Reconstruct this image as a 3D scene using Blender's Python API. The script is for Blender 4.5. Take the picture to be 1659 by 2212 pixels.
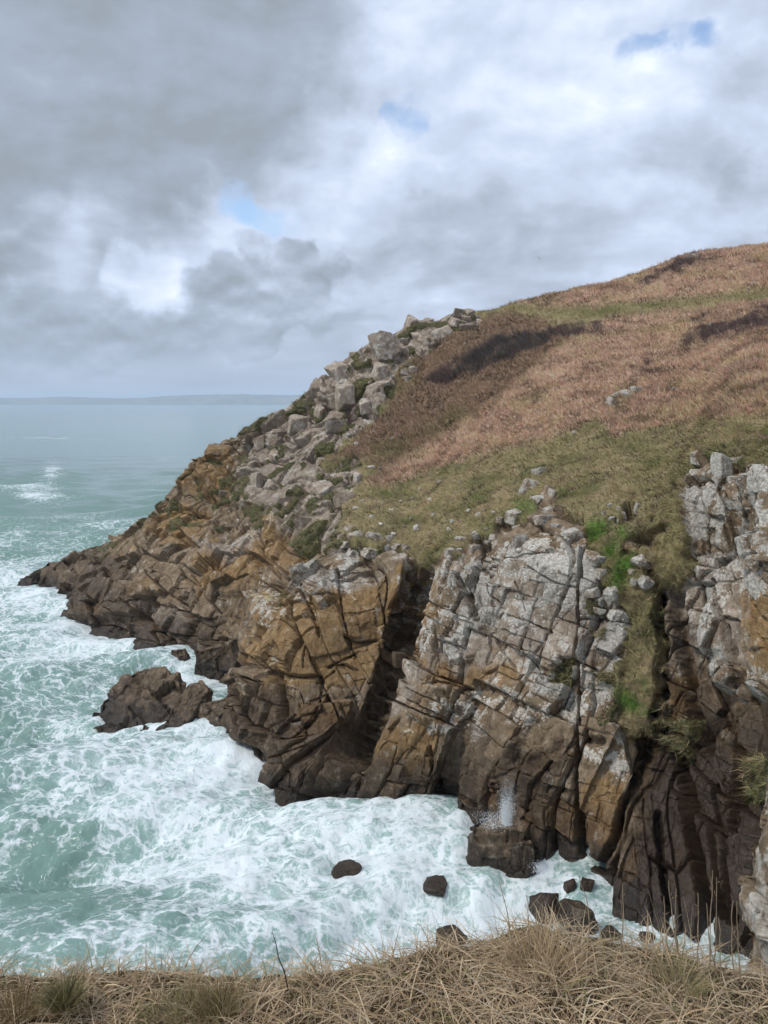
import bpy, bmesh, math, random
import numpy as np
from mathutils import Vector, Matrix, Euler

random.seed(7)
RNG = np.random.default_rng(11)
SC = bpy.context.scene
for _o in list(bpy.data.objects):
    bpy.data.objects.remove(_o)

# ------------------------------------------------------------------ camera
CAM_H = 35.0                    # eye height above the sea
PITCH = math.radians(8.03)      # looking slightly down
FOC = 1671.0                    # focal length, in units of a 1659 wide frame
cam_data = bpy.data.cameras.new('camera')
cam_data.sensor_fit = 'HORIZONTAL'
cam_data.sensor_width = 36.0
cam_data.lens = 36.0 * FOC / 1659.0
cam_data.clip_start = 0.1
cam_data.clip_end = 80000.0
cam = bpy.data.objects.new('camera', cam_data)
SC.collection.objects.link(cam)
cam.location = (0, 0, CAM_H)
cam.rotation_euler = (math.pi / 2 - PITCH, 0, 0)
SC.camera = cam

SUN_EL, SUN_AZ = math.radians(52), math.radians(-118)   # azimuth from +Y towards +X
SKY_STRENGTH = 0.15
SUN_STRENGTH = 1.5
SC.view_settings.view_transform = 'Standard'
SC.view_settings.look = 'None'
SC.view_settings.exposure = 0.50
SC.view_settings.gamma = 1.0
SC.view_settings.use_curve_mapping = False

SC.cycles.use_denoising = True
SC.cycles.max_bounces = 4
SC.cycles.diffuse_bounces = 2
SC.cycles.glossy_bounces = 2
SC.cycles.transmission_bounces = 2
SC.cycles.volume_bounces = 1
SC.cycles.use_adaptive_sampling = True
SC.cycles.adaptive_threshold = 0.03


class NT:
    """small helper round a node tree"""
    def __init__(self, tree):
        self.t = tree
        tree.nodes.clear()

    def n(self, typ, props=None, **ins):
        nd = self.t.nodes.new(typ)
        for k, v in (props or {}).items():
            setattr(nd, k, v)
        for k, v in ins.items():
            key = int(k[1:]) if k[0] == '_' and k[1:].isdigit() else k.replace('__', ' ')
            s = nd.inputs[key]
            if isinstance(v, bpy.types.NodeSocket):
                self.t.links.new(v, s)
            else:
                s.default_value = v
        return nd

    def link(self, a, b):
        self.t.links.new(a, b)

    def math(self, op, a, b=0.0, c=0.0, clamp=False):
        nd = self.n('ShaderNodeMath', {'operation': op, 'use_clamp': clamp}, _0=a, _1=b, _2=c)
        return nd.outputs[0]

    def vmath(self, op, a, b=(0, 0, 0)):
        nd = self.n('ShaderNodeVectorMath', {'operation': op}, _0=a, _1=b)
        return nd.outputs['Value'] if op in ('DOT_PRODUCT', 'LENGTH') else nd.outputs[0]

    def sstep(self, x, lo, hi, a=0.0, b=1.0):
        nd = self.n('ShaderNodeMapRange', {'interpolation_type': 'SMOOTHSTEP'}, Value=x,
                    From__Min=lo, From__Max=hi, To__Min=a, To__Max=b)
        return nd.outputs[0]

    def noise(self, vec, scale, detail=4.0, rough=0.55, dist=0.0, col=False):
        nd = self.n('ShaderNodeTexNoise', None, Vector=vec, Scale=scale, Detail=detail, Roughness=rough, Distortion=dist)
        return nd.outputs['Color' if col else 'Fac']

    def mix(self, fac, a, b, blend='MIX'):
        nd = self.n('ShaderNodeMix', {'data_type': 'RGBA', 'blend_type': blend, 'clamp_factor': True})
        for idx, v in ((0, fac), (6, a), (7, b)):
            if isinstance(v, bpy.types.NodeSocket):
                self.t.links.new(v, nd.inputs[idx])
            else:
                nd.inputs[idx].default_value = v if idx == 0 else (*v[:3], 1.0)
        return nd.outputs[2]

    def ramp(self, fac, stops, interp='LINEAR'):
        nd = self.n('ShaderNodeValToRGB', None, Fac=fac)
        cr = nd.color_ramp
        cr.interpolation = interp
        while len(cr.elements) < len(stops):
            cr.elements.new(0.5)
        for e, (p, c) in zip(cr.elements, stops):
            e.position = p
            e.color = (*c, 1.0) if len(c) == 3 else c
        return nd.outputs[0]


def pixdir(u, v):
    """viewing direction of a point of the frame (1659 x 2211 units)"""
    a, b = (u - 829.5) / FOC, (1105.7 - v) / FOC
    return np.array([a, math.cos(PITCH) + b * math.sin(PITCH), -math.sin(PITCH) + b * math.cos(PITCH)])


# ------------------------------------------------------------------ sky
def build_world():
    w = bpy.data.worlds.new('World')
    SC.world = w
    w.use_nodes = True
    T = NT(w.node_tree)
    sky = T.n('ShaderNodeTexSky', {'sky_type': 'NISHITA', 'sun_disc': False,
                                   'sun_elevation': SUN_EL, 'sun_rotation': SUN_AZ,
                                   'air_density': 1.0, 'dust_density': 1.2, 'ozone_density': 2.0})
    d = T.n('ShaderNodeTexCoord').outputs['Generated']
    d = T.vmath('NORMALIZE', d)
    sep = T.n('ShaderNodeSeparateXYZ', None, Vector=d)
    z = T.math('MAXIMUM', T.math('ADD', sep.outputs['Z'], 0.10), 0.03)
    # cloud layer seen in perspective
    inv = T.math('DIVIDE', 1.0, z)
    pl = T.n('ShaderNodeCombineXYZ', None, X=T.math('MULTIPLY', sep.outputs['X'], inv),
             Y=T.math('MULTIPLY', sep.outputs['Y'], inv), Z=0.0).outputs[0]
    wn = T.vmath('SUBTRACT', T.noise(d, 5.0, 3, 0.6, col=True), (0.5, 0.5, 0.5))
    wn2 = T.vmath('SUBTRACT', T.noise(d, 17.0, 4, 0.6, col=True), (0.5, 0.5, 0.5))
    dw = T.vmath('ADD', d, T.n('ShaderNodeVectorMath', {'operation': 'SCALE'}, _0=wn, Scale=0.20).outputs[0])
    dw = T.vmath('ADD', dw, T.n('ShaderNodeVectorMath', {'operation': 'SCALE'}, _0=wn2, Scale=0.07).outputs[0])
    dw = T.vmath('NORMALIZE', dw)

    def blob(u, v, r_out, r_in):
        f = pixdir(u, v)
        f = f / np.linalg.norm(f)
        dt = T.vmath('DOT_PRODUCT', dw, tuple(f))
        return T.sstep(dt, math.cos(math.radians(r_out)), math.cos(math.radians(r_in)))

    def total(blobs):
        acc = None
        for (u, v, ro, ri, wt) in blobs:
            b = T.math('MULTIPLY', blob(u, v, ro, ri), wt)
            acc = b if acc is None else T.math('ADD', acc, b)
        return acc
    dark = total([(250, 60, 16, 3, .62), (120, 330, 11, 2, .62), (560, 120, 10, 2, .42), (-300, 200, 20, 4, .6), (300, -250, 18, 4, .5),
                  (870, 500, 5.5, .5, .26), (1100, 520, 7, .5, .24), (950, 310, 6, .5, .24), (300, 720, 8, 1, .2), (1450, 260, 6, 1, .16)])
    light = total([(270, 555, 5.6, .8, .56), (330, 615, 3.0, .4, .5), (120, 540, 3.8, .4, .42), (520, 490, 4.4, .5, .46), (740, 360, 6, 1, .24),
                   (850, 400, 4.5, .5, .14), (1450, 190, 5, .5, .22), (480, 775, 3.6, .3, .28), (1400, 530, 4, .5, .14), (1330, 330, 8, 1, .14), (1100, 60, 14, 2, .14)])
    blue = total([(868, 258, 1.7, .3, .8), (930, 225, 2.2, .3, .5), (535, 428, 2.6, .6, 1.0), (600, 465, 2.0, .3, .55), (1395, 152, 1.6, .2, .72), (1440, 112, 2.3, .2, .58),
                  (1490, 80, 1.6, .2, .75), (1050, 185, 2.2, .3, .35)])
    sv = T.vmath('MULTIPLY', d, (1, 1, 1.7))
    n1 = T.noise(pl, 0.9, 3, 0.5, 0.2)
    n2 = T.noise(sv, 4.6, 6, 0.53, 0.15)
    n2u = T.noise(T.vmath('ADD', sv, (-0.010, -0.004, 0.030)), 4.6, 6, 0.53, 0.15)
    n3 = T.noise(T.vmath('MULTIPLY', d, (1, 1, 5.0)), 5.0, 6, 0.58, 0.2)
    low = T.sstep(sep.outputs['Z'], 0.05, 0.32, 1.0, 0.0)
    rimlight = T.math('MULTIPLY', T.math('SUBTRACT', n2, n2u), 1.1)
    val = T.math('ADD', T.math('MULTIPLY_ADD', n1, 0.14, 0.39), T.math('MULTIPLY', n2, 0.34))
    val = T.math('ADD', val, T.math('MULTIPLY', rimlight, T.sstep(sep.outputs['Z'], 0.04, 0.14)))
    val = T.math('ADD', val, T.math('MULTIPLY', T.math('MULTIPLY', T.math('SUBTRACT', n3, 0.52), 0.9), low))
    val = T.math('SUBTRACT', val, T.math('MULTIPLY', low, 0.09))
    val = T.math('SUBTRACT', val, T.math('MULTIPLY', T.math('MINIMUM', dark, 0.95), 0.40))
    val = T.math('ADD', val, T.math('MULTIPLY', light, 0.46))
    # a bank of small cumulus with darker bases under the brighter break
    bank = total([(200, 650, 5.0, .5, .8), (50, 620, 4.5, .5, .6), (340, 670, 4.5, .5, .7), (470, 700, 5, .5, .7), (620, 600, 4.2, .5, .7), (560, 545, 2.6, .3, .5), (690, 560, 3.4, .3, .5),
                  (520, 750, 4, .5, .5), (120, 750, 5, .5, .6), (330, 740, 4, .5, .5), (900, 500, 4, .4, .45), (1080, 480, 4.5, .4, .4), (30, 520, 2.2, .3, .5), (760, 640, 4.5, .5, .5), (1640, 400, 4, .5, .5)])
    n4 = T.noise(sv, 9.0, 5, 0.50, 0.05)
    n4u = T.noise(T.vmath('ADD', sv, (0.0, 0.0, 0.018)), 9.0, 5, 0.50, 0.05)
    puff = T.sstep(T.math('ADD', bank, T.math('MULTIPLY', T.math('SUBTRACT', n4, 0.5), 2.4)), 0.30, 0.75)
    pval = T.math('ADD', 0.33, T.math('MULTIPLY', T.math('SUBTRACT', n4, n4u), 2.0))
    pval = T.math('ADD', pval, T.math('MULTIPLY', T.math('SUBTRACT', n4, 0.5), 0.18))
    val = T.n('ShaderNodeMix', {'data_type': 'FLOAT'}, Factor=T.math('MULTIPLY', puff, T.math('SUBTRACT', 0.9, T.math('MINIMUM', T.math('MULTIPLY', light, 1.1), 0.85))), _2=val, _3=pval).outputs[0]
    # towards the horizon the layer closes up
    val = T.n('ShaderNodeMix', {'data_type': 'FLOAT'}, Factor=T.sstep(sep.outputs['Z'], 0.0, 0.10, 0.75, 0.0), _2=val, _3=0.47).outputs[0]
    cloud = T.ramp(val, [(0.15, (0.278, 0.318, 0.365)), (0.36, (0.340, 0.395, 0.485)), (0.52, (0.430, 0.490, 0.605)),
                         (0.68, (0.540, 0.620, 0.775)), (0.86, (0.70, 0.775, 0.90)), (1.04, (0.96, 0.98, 0.99))])
    gap = T.math('ADD', blue, T.math('ADD', T.math('MULTIPLY', T.math('SUBTRACT', 0.5, n2), 1.8), T.math('MULTIPLY', T.math('SUBTRACT', 0.5, n4), 2.8)))
    gap = T.math('MULTIPLY', T.math('MULTIPLY', T.sstep(gap, 0.25, 1.75), 0.95), T.sstep(blue, 0.02, 0.45))
    bg_sky = T.n('ShaderNodeBackground', None, Color=sky.outputs[0], Strength=SKY_STRENGTH)
    bg_cloud = T.n('ShaderNodeBackground', None, Color=cloud, Strength=0.86)
    mx = T.n('ShaderNodeMixShader', None, _0=gap, _1=bg_cloud.outputs[0], _2=bg_sky.outputs[0])
    T.n('ShaderNodeOutputWorld', None, Surface=mx.outputs[0])
    w.cycles.sampling_method = 'NONE'


build_world()

sun_data = bpy.data.lights.new('sun', 'SUN')
sun_data.energy = SUN_STRENGTH
sun_data.angle = math.radians(10)
sun_data.color = (1.0, 0.96, 0.90)
sun = bpy.data.objects.new('sun', sun_data)
SC.collection.objects.link(sun)
_sd = Vector((math.sin(SUN_AZ) * math.cos(SUN_EL), math.cos(SUN_AZ) * math.cos(SUN_EL), math.sin(SUN_EL)))
sun.rotation_euler = _sd.to_track_quat('Z', 'Y').to_euler()


# ------------------------------------------------------------------ helpers
def P(u, v, Y):
    d = pixdir(u, v)
    t = Y / d[1]
    return np.array([d[0] * t, Y, CAM_H + d[2] * t])


def S(u, v, z=0.0):
    d = pixdir(u, v)
    t = (z - CAM_H) / d[2]
    return np.array([0, 0, CAM_H]) + d * t


def proj(p):
    x, y, z = p[..., 0], p[..., 1], p[..., 2] - CAM_H
    c, s = math.cos(PITCH), math.sin(PITCH)
    w = np.maximum(y * c - z * s, 0.05)
    return 829.5 + FOC * x / w, 1105.7 - FOC * (y * s + z * c) / w


def h32(ix, iy, iz, seed=0):
    x = (ix.astype(np.int32).view(np.uint32) * np.uint32(374761393) + iy.astype(np.int32).view(np.uint32) * np.uint32(668265263)
         + iz.astype(np.int32).view(np.uint32) * np.uint32(2147483647) + np.uint32((seed * 974634541) & 0xFFFFFFFF))
    x = (x ^ (x >> np.uint32(13))) * np.uint32(1274126177)
    x = (x ^ (x >> np.uint32(16))) * np.uint32(2246822519)
    return x ^ (x >> np.uint32(15))


def hf(x, k):
    """float 0..1 from a hash"""
    y = (x ^ np.uint32((k * 0x9E3779B1) & 0xFFFFFFFF)) * np.uint32(2654435761)
    y = (y ^ (y >> np.uint32(15))) * np.uint32(2246822519)
    return ((y ^ (y >> np.uint32(13))) & np.uint32(0xFFFFFF)).astype(np.float32) * np.float32(1 / 0xFFFFFF)


def vnoise(p, seed=0):
    """gradient noise, about -1..1"""
    i = np.floor(p).astype(np.int32)
    f = (p - i).astype(np.float32)
    w = f * f * f * (f * (f * 6 - 15) + 10)
    out = np.zeros(p.shape[0], np.float32)
    for dx in (0, 1):
        for dy in (0, 1):
            for dz in (0, 1):
                h = h32(i[:, 0] + dx, i[:, 1] + dy, i[:, 2] + dz, seed)
                g = (hf(h, 1) * 2 - 1) * (f[:, 0] - dx) + (hf(h, 2) * 2 - 1) * (f[:, 1] - dy) + (hf(h, 3) * 2 - 1) * (f[:, 2] - dz)
                out += g * (w[:, 0] if dx else 1 - w[:, 0]) * (w[:, 1] if dy else 1 - w[:, 1]) * (w[:, 2] if dz else 1 - w[:, 2])
    return out * 1.4


def fbm(p, octaves=4, seed=0, gain=0.5):
    a, out, q = 1.0, 0.0, np.asarray(p, np.float64)
    for k in range(octaves):
        out = out + a * vnoise(q, seed + 17 * k)
        q = q * 2.03 + 11.7
        a *= gain
    return out


def voronoi(q, seed=0):
    """nearest cell: (id hash, distance to the cell's border, offset from the cell's seed)"""
    n = q.shape[0]
    i = np.floor(q).astype(np.int32)
    f = (q - i).astype(np.float32)
    f0, f1, f2 = f[:, 0].copy(), f[:, 1].copy(), f[:, 2].copy()
    i0, i1, i2 = i[:, 0].copy(), i[:, 1].copy(), i[:, 2].copy()
    d1 = np.full(n, 1e9, np.float32); d2 = np.full(n, 1e9, np.float32)
    r1 = np.zeros((3, n), np.float32); r2 = np.zeros((3, n), np.float32)
    idc = np.zeros(n, np.uint32)
    for dx in (0, -1, 1):
        for dy in (0, -1, 1):
            for dz in (0, -1, 1):
                h = h32(i0 + dx, i1 + dy, i2 + dz, seed)
                # seeds keep clear of the cube walls, so far neighbours rarely matter
                rx = (h & np.uint32(1023)).astype(np.float32) * np.float32(1 / 1023) + (dx - f0)
                ry = ((h >> np.uint32(10)) & np.uint32(1023)).astype(np.float32) * np.float32(1 / 1023) + (dy - f1)
                rz = ((h >> np.uint32(20)) & np.uint32(1023)).astype(np.float32) * np.float32(1 / 1023) + (dz - f2)
                d = rx * rx + ry * ry + rz * rz
                k = np.where(d < d2)[0]
                if not len(k):
                    continue
                dk, R = d[k], (rx[k], ry[k], rz[k])
                c1 = dk < d1[k]
                ka, kb = k[c1], k[~c1]
                d2[ka] = d1[ka]; r2[:, ka] = r1[:, ka]
                d1[ka] = dk[c1]; idc[ka] = h[ka]
                d2[kb] = dk[~c1]
                for a in range(3):
                    r1[a, ka] = R[a][c1]
                    r2[a, kb] = R[a][~c1]
    edge = (d2 - d1) / (2 * np.sqrt(((r2 - r1) ** 2).sum(0)) + 1e-6)
    return idc, edge, -r1.T


def seg_dist(u, v, pts):
    """distance of (u,v) to a polyline, in frame units"""
    best = np.full(u.shape, 1e9)
    for (ax, ay), (bx, by) in zip(pts[:-1], pts[1:]):
        ex, ey = bx - ax, by - ay
        t = np.clip(((u - ax) * ex + (v - ay) * ey) / (ex * ex + ey * ey + 1e-9), 0, 1)
        best = np.minimum(best, np.hypot(u - ax - t * ex, v - ay - t * ey))
    return best


def poly_sd(u, v, pts, reach=150.0):
    """signed distance to a polygon, negative inside (clipped to reach)"""
    xs, ys = [p[0] for p in pts], [p[1] for p in pts]
    out = np.full(u.shape, reach)
    k = np.where((u > min(xs) - reach) & (u < max(xs) + reach) & (v > min(ys) - reach) & (v < max(ys) + reach))[0]
    if not len(k):
        return out
    uu, vv = u[k], v[k]
    d = seg_dist(uu, vv, list(pts) + [pts[0]])
    ins = np.zeros(uu.shape, bool)
    n = len(pts)
    for i in range(n):
        (ax, ay), (bx, by) = pts[i], pts[(i + 1) % n]
        if ay == by:
            continue
        c = ((ay > vv) != (by > vv)) & (uu < (bx - ax) * (vv - ay) / (by - ay) + ax)
        ins ^= c
    out[k] = np.where(ins, -d, d)
    return out


def line_sd(u, v, pts, reach):
    """distance to a polyline, clipped to reach"""
    xs, ys = [p[0] for p in pts], [p[1] for p in pts]
    out = np.full(u.shape, float(reach))
    k = np.where((u > min(xs) - reach) & (u < max(xs) + reach) & (v > min(ys) - reach) & (v < max(ys) + reach))[0]
    if len(k):
        out[k] = seg_dist(u[k], v[k], pts)
    return out


def smooth01(x):
    x = np.clip(x, 0, 1)
    return x * x * (3 - 2 * x)


def make_mesh(name, verts, faces, attrs=None, smooth=True):
    """verts (n,3), faces (m,3) or (m,4) arrays"""
    me = bpy.data.meshes.new(name)
    verts = np.asarray(verts, np.float32)
    faces = np.asarray(faces, np.int32)
    k = faces.shape[1]
    me.vertices.add(len(verts))
    me.vertices.foreach_set('co', verts.ravel())
    me.loops.add(faces.size)
    me.loops.foreach_set('vertex_index', faces.ravel())
    me.polygons.add(len(faces))
    me.polygons.foreach_set('loop_start', np.arange(0, faces.size, k, dtype=np.int32))
    me.polygons.foreach_set('use_smooth', np.full(len(faces), smooth, bool))
    for an, av in (attrs or {}).items():
        av = np.asarray(av, np.float32)
        if av.ndim == 2:
            a = me.attributes.new(an, 'FLOAT_COLOR', 'POINT')
            if av.shape[1] == 3:
                av = np.concatenate([av, np.ones((len(av), 1), np.float32)], 1)
            a.data.foreach_set('color', av.ravel())
        else:
            a = me.attributes.new(an, 'FLOAT', 'POINT')
            a.data.foreach_set('value', av)
    me.update(calc_edges=True)
    return me


def add(name, mesh, mat=None, parent=None, label=None, cat=None, group=None, kind=None, loc=None):
    o = bpy.data.objects.new(name, mesh)
    SC.collection.objects.link(o)
    if mat is not None and mesh is not None and not mesh.materials:
        mesh.materials.append(mat)
    if parent is not None:
        o.parent = parent
    if loc is not None:
        o.location = loc
    for k, v in (('label', label), ('category', cat), ('group', group), ('kind', kind)):
        if v:
            o[k] = v
    return o


def newmat(name):
    m = bpy.data.materials.new(name)
    m.use_nodes = True
    return m, NT(m.node_tree)


def attr(T, name, out='Fac'):
    return T.n('ShaderNodeAttribute', {'attribute_name': name}).outputs[out]


# ------------------------------------------------------------------ rock and soil materials
def rock_material():
    m, T = newmat('sea_cliff_rock')
    pos = T.n('ShaderNodeNewGeometry').outputs['Position']
    sep = T.n('ShaderNodeSeparateXYZ', None, Vector=pos)
    a_l, a_o, a_d, a_t, a_v, a_y, a_p = [attr(T, k) for k in ('lichen', 'ochre', 'dark', 'tint', 'moss', 'yellow', 'pink')]
    n_big = T.noise(pos, 0.22, 4, 0.6, 0.3)
    n_mid = T.noise(pos, 1.1, 5, 0.65, 0.2)
    n_fine = T.noise(pos, 5.0, 5, 0.75)
    streak = T.noise(T.vmath('MULTIPLY', pos, (1.7, 1.7, 0.16)), 1.0, 5, 0.62, 0.3)
    mixed = T.math('ADD', T.math('MULTIPLY', n_mid, 0.62), T.math('MULTIPLY', n_fine, 0.38))
    brown = T.ramp(mixed, [(0.34, (0.090, 0.062, 0.037)), (0.46, (0.178, 0.127, 0.077)), (0.56, (0.255, 0.190, 0.122)), (0.70, (0.365, 0.290, 0.205))])
    ochre = T.ramp(T.math('ADD', T.math('MULTIPLY', mixed, 0.6), T.math('MULTIPLY', streak, 0.4)),
                   [(0.34, (0.085, 0.050, 0.022)), (0.46, (0.195, 0.118, 0.050)), (0.55, (0.275, 0.180, 0.085)), (0.70, (0.34, 0.26, 0.165))])
    pink = T.ramp(mixed, [(0.32, (0.125, 0.096, 0.070)), (0.46, (0.255, 0.202, 0.150)), (0.57, (0.355, 0.293, 0.228)), (0.72, (0.47, 0.415, 0.345))])
    f_o = T.sstep(T.math('ADD', a_o, T.math('MULTIPLY', T.math('SUBTRACT', streak, 0.5), 1.3)), 0.30, 0.72)
    f_p = T.sstep(T.math('ADD', a_p, T.math('MULTIPLY', T.math('SUBTRACT', n_big, 0.5), 0.9)), 0.28, 0.72)
    col = T.mix(f_o, brown, ochre)
    col = T.mix(f_p, col, pink)
    # grey and white crusts of lichen, with ragged edges and loose spots
    crust = T.ramp(n_fine, [(0.32, (0.20, 0.175, 0.145)), (0.46, (0.37, 0.345, 0.295)), (0.58, (0.52, 0.495, 0.435)), (0.74, (0.68, 0.66, 0.60))])
    lv = T.math('ADD', a_l, T.math('ADD', T.math('MULTIPLY', T.math('SUBTRACT', mixed, 0.5), 3.0), T.math('MULTIPLY', T.math('SUBTRACT', T.noise(pos, 0.55, 3, 0.6), 0.5), 1.6)))
    f_l = T.sstep(lv, 0.36, 0.74)
    col = T.mix(T.math('MULTIPLY', f_l, 0.86), col, crust)
    vor = T.n('ShaderNodeTexVoronoi', {'feature': 'F1'}, Vector=T.vmath('ADD', pos, T.n('ShaderNodeVectorMath', {'operation': 'SCALE'}, _0=T.noise(pos, 5, 2, .5, col=True), Scale=0.25).outputs[0]), Scale=2.6)
    spot = T.sstep(T.math('ADD', vor.outputs['Distance'], T.math('MULTIPLY', n_mid, 0.28)), 0.36, 0.28)
    f_s = T.math('MULTIPLY', spot, T.sstep(T.math('ADD', a_l, T.math('MULTIPLY', T.math('SUBTRACT', n_big, 0.5), 1.2)), 0.18, 0.42))
    col = T.mix(T.math('MULTIPLY', f_s, 0.72), col, (0.60, 0.60, 0.56))
    # block to block variation
    tv = T.math('MULTIPLY_ADD', a_t, 0.62, 0.70)
    col = T.mix(1.0, col, T.n('ShaderNodeCombineColor', None, Red=tv, Green=tv, Blue=tv).outputs[0], 'MULTIPLY')
    # yellow lichen on tops
    f_y = T.sstep(T.math('ADD', a_y, T.math('MULTIPLY', T.math('SUBTRACT', n_mid, 0.5), 1.6)), 0.55, 0.85)
    col = T.mix(T.math('MULTIPLY', f_y, 0.85), col, (0.34, 0.235, 0.03))
    # wet, algae-stained splash zone; the dark mask also paints shade into cave and cleft
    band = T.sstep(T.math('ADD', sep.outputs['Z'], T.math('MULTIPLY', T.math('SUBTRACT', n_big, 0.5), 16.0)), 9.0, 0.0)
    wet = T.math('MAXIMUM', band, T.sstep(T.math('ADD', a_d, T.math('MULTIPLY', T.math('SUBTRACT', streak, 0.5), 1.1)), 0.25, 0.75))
    deep_shade = T.sstep(a_d, 0.85, 1.15)
    wet_shade_col = T.mix(n_mid, (0.24, 0.215, 0.19), (0.55, 0.50, 0.45))
    col = T.mix(wet, col, T.mix(1.0, col, wet_shade_col, 'MULTIPLY'))
    col = T.mix(T.math('MULTIPLY', deep_shade, 0.8), col, T.mix(n_mid, (0.010, 0.008, 0.007), (0.055, 0.032, 0.018)))
    blackz = T.sstep(T.math('ADD', sep.outputs['Z'], T.math('MULTIPLY', T.math('SUBTRACT', n_mid, 0.5), 4.0)), 2.6, 0.6)
    col = T.mix(T.math('MULTIPLY', blackz, 0.7), col, (0.020, 0.017, 0.015))
    # moss and thin turf
    f_v = T.sstep(T.math('ADD', a_v, T.math('MULTIPLY', T.math('SUBTRACT', mixed, 0.5), 1.5)), 0.42, 0.62)
    turf = T.ramp(n_fine, [(0.3, (0.030, 0.034, 0.012)), (0.5, (0.075, 0.072, 0.026)), (0.75, (0.135, 0.115, 0.055))])
    col = T.mix(f_v, col, turf)
    rough = T.math('SUBTRACT', 0.92, T.math('MULTIPLY', wet, 0.34))
    hgt = T.math('ADD', T.math('MULTIPLY', n_mid, 0.55), T.math('MULTIPLY', n_fine, 0.30))
    # hairline joints
    vj = T.n('ShaderNodeTexVoronoi', {'feature': 'DISTANCE_TO_EDGE'}, Vector=T.vmath('ADD', T.vmath('MULTIPLY', pos, (1.0, 0.8, 0.55)), T.n('ShaderNodeVectorMath', {'operation': 'SCALE'}, _0=T.noise(pos, 0.9, 4, .6, col=True), Scale=0.9).outputs[0]), Scale=0.95)
    hgt = T.math('ADD', hgt, T.math('MULTIPLY', T.sstep(vj.outputs['Distance'], 0.0, 0.05), 0.20))
    bump = T.n('ShaderNodeBump', None, Strength=0.75, Distance=0.22, Height=hgt)
    b = T.n('ShaderNodeBsdfPrincipled', None, Base__Color=col, Roughness=rough, Normal=bump.outputs[0])
    b.inputs['Specular IOR Level'].default_value = 0.35
    T.n('ShaderNodeOutputMaterial', None, Surface=b.outputs[0])
    return m


def soil_material():
    m, T = newmat('heath_soil')
    pos = T.n('ShaderNodeNewGeometry').outputs['Position']
    c = attr(T, 'col', 'Color')
    n = T.noise(pos, 1.4, 7, 0.68, 0.3)
    n2 = T.noise(pos, 7.0, 5, 0.7)
    k = T.math('MULTIPLY_ADD', T.math('ADD', T.math('MULTIPLY', n, .6), T.math('MULTIPLY', n2, .5)), 1.7, 0.08)
    col = T.mix(1.0, c, T.n('ShaderNodeCombineColor', None, Red=k, Green=k, Blue=k).outputs[0], 'MULTIPLY')
    bump = T.n('ShaderNodeBump', None, Strength=1.0, Distance=0.35, Height=T.math('ADD', n, T.math('MULTIPLY', n2, 0.4)))
    b = T.n('ShaderNodeBsdfPrincipled', None, Base__Color=col, Roughness=0.95, Normal=bump.outputs[0])
    b.inputs['Specular IOR Level'].default_value = 0.1
    T.n('ShaderNodeOutputMaterial', None, Surface=b.outputs[0])
    return m


def leaf_material(name, trans=0.25):
    m, T = newmat(name)
    c = attr(T, 'col', 'Color')
    b = T.n('ShaderNodeBsdfPrincipled', None, Base__Color=c, Roughness=0.75)
    b.inputs['Specular IOR Level'].default_value = 0.2
    if trans:
        tr = T.n('ShaderNodeBsdfTranslucent', None, Color=c)
        mx = T.n('ShaderNodeMixShader', None, _0=trans, _1=b.outputs[0], _2=tr.outputs[0])
        T.n('ShaderNodeOutputMaterial', None, Surface=mx.outputs[0])
    else:
        T.n('ShaderNodeOutputMaterial', None, Surface=b.outputs[0])
    return m


M_ROCK = rock_material()
M_SOIL = soil_material()
M_LEAF = leaf_material('dry_plant')
ROCK_ATTR = ('lichen', 'ochre', 'dark', 'tint', 'moss', 'yellow', 'pink')

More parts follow.
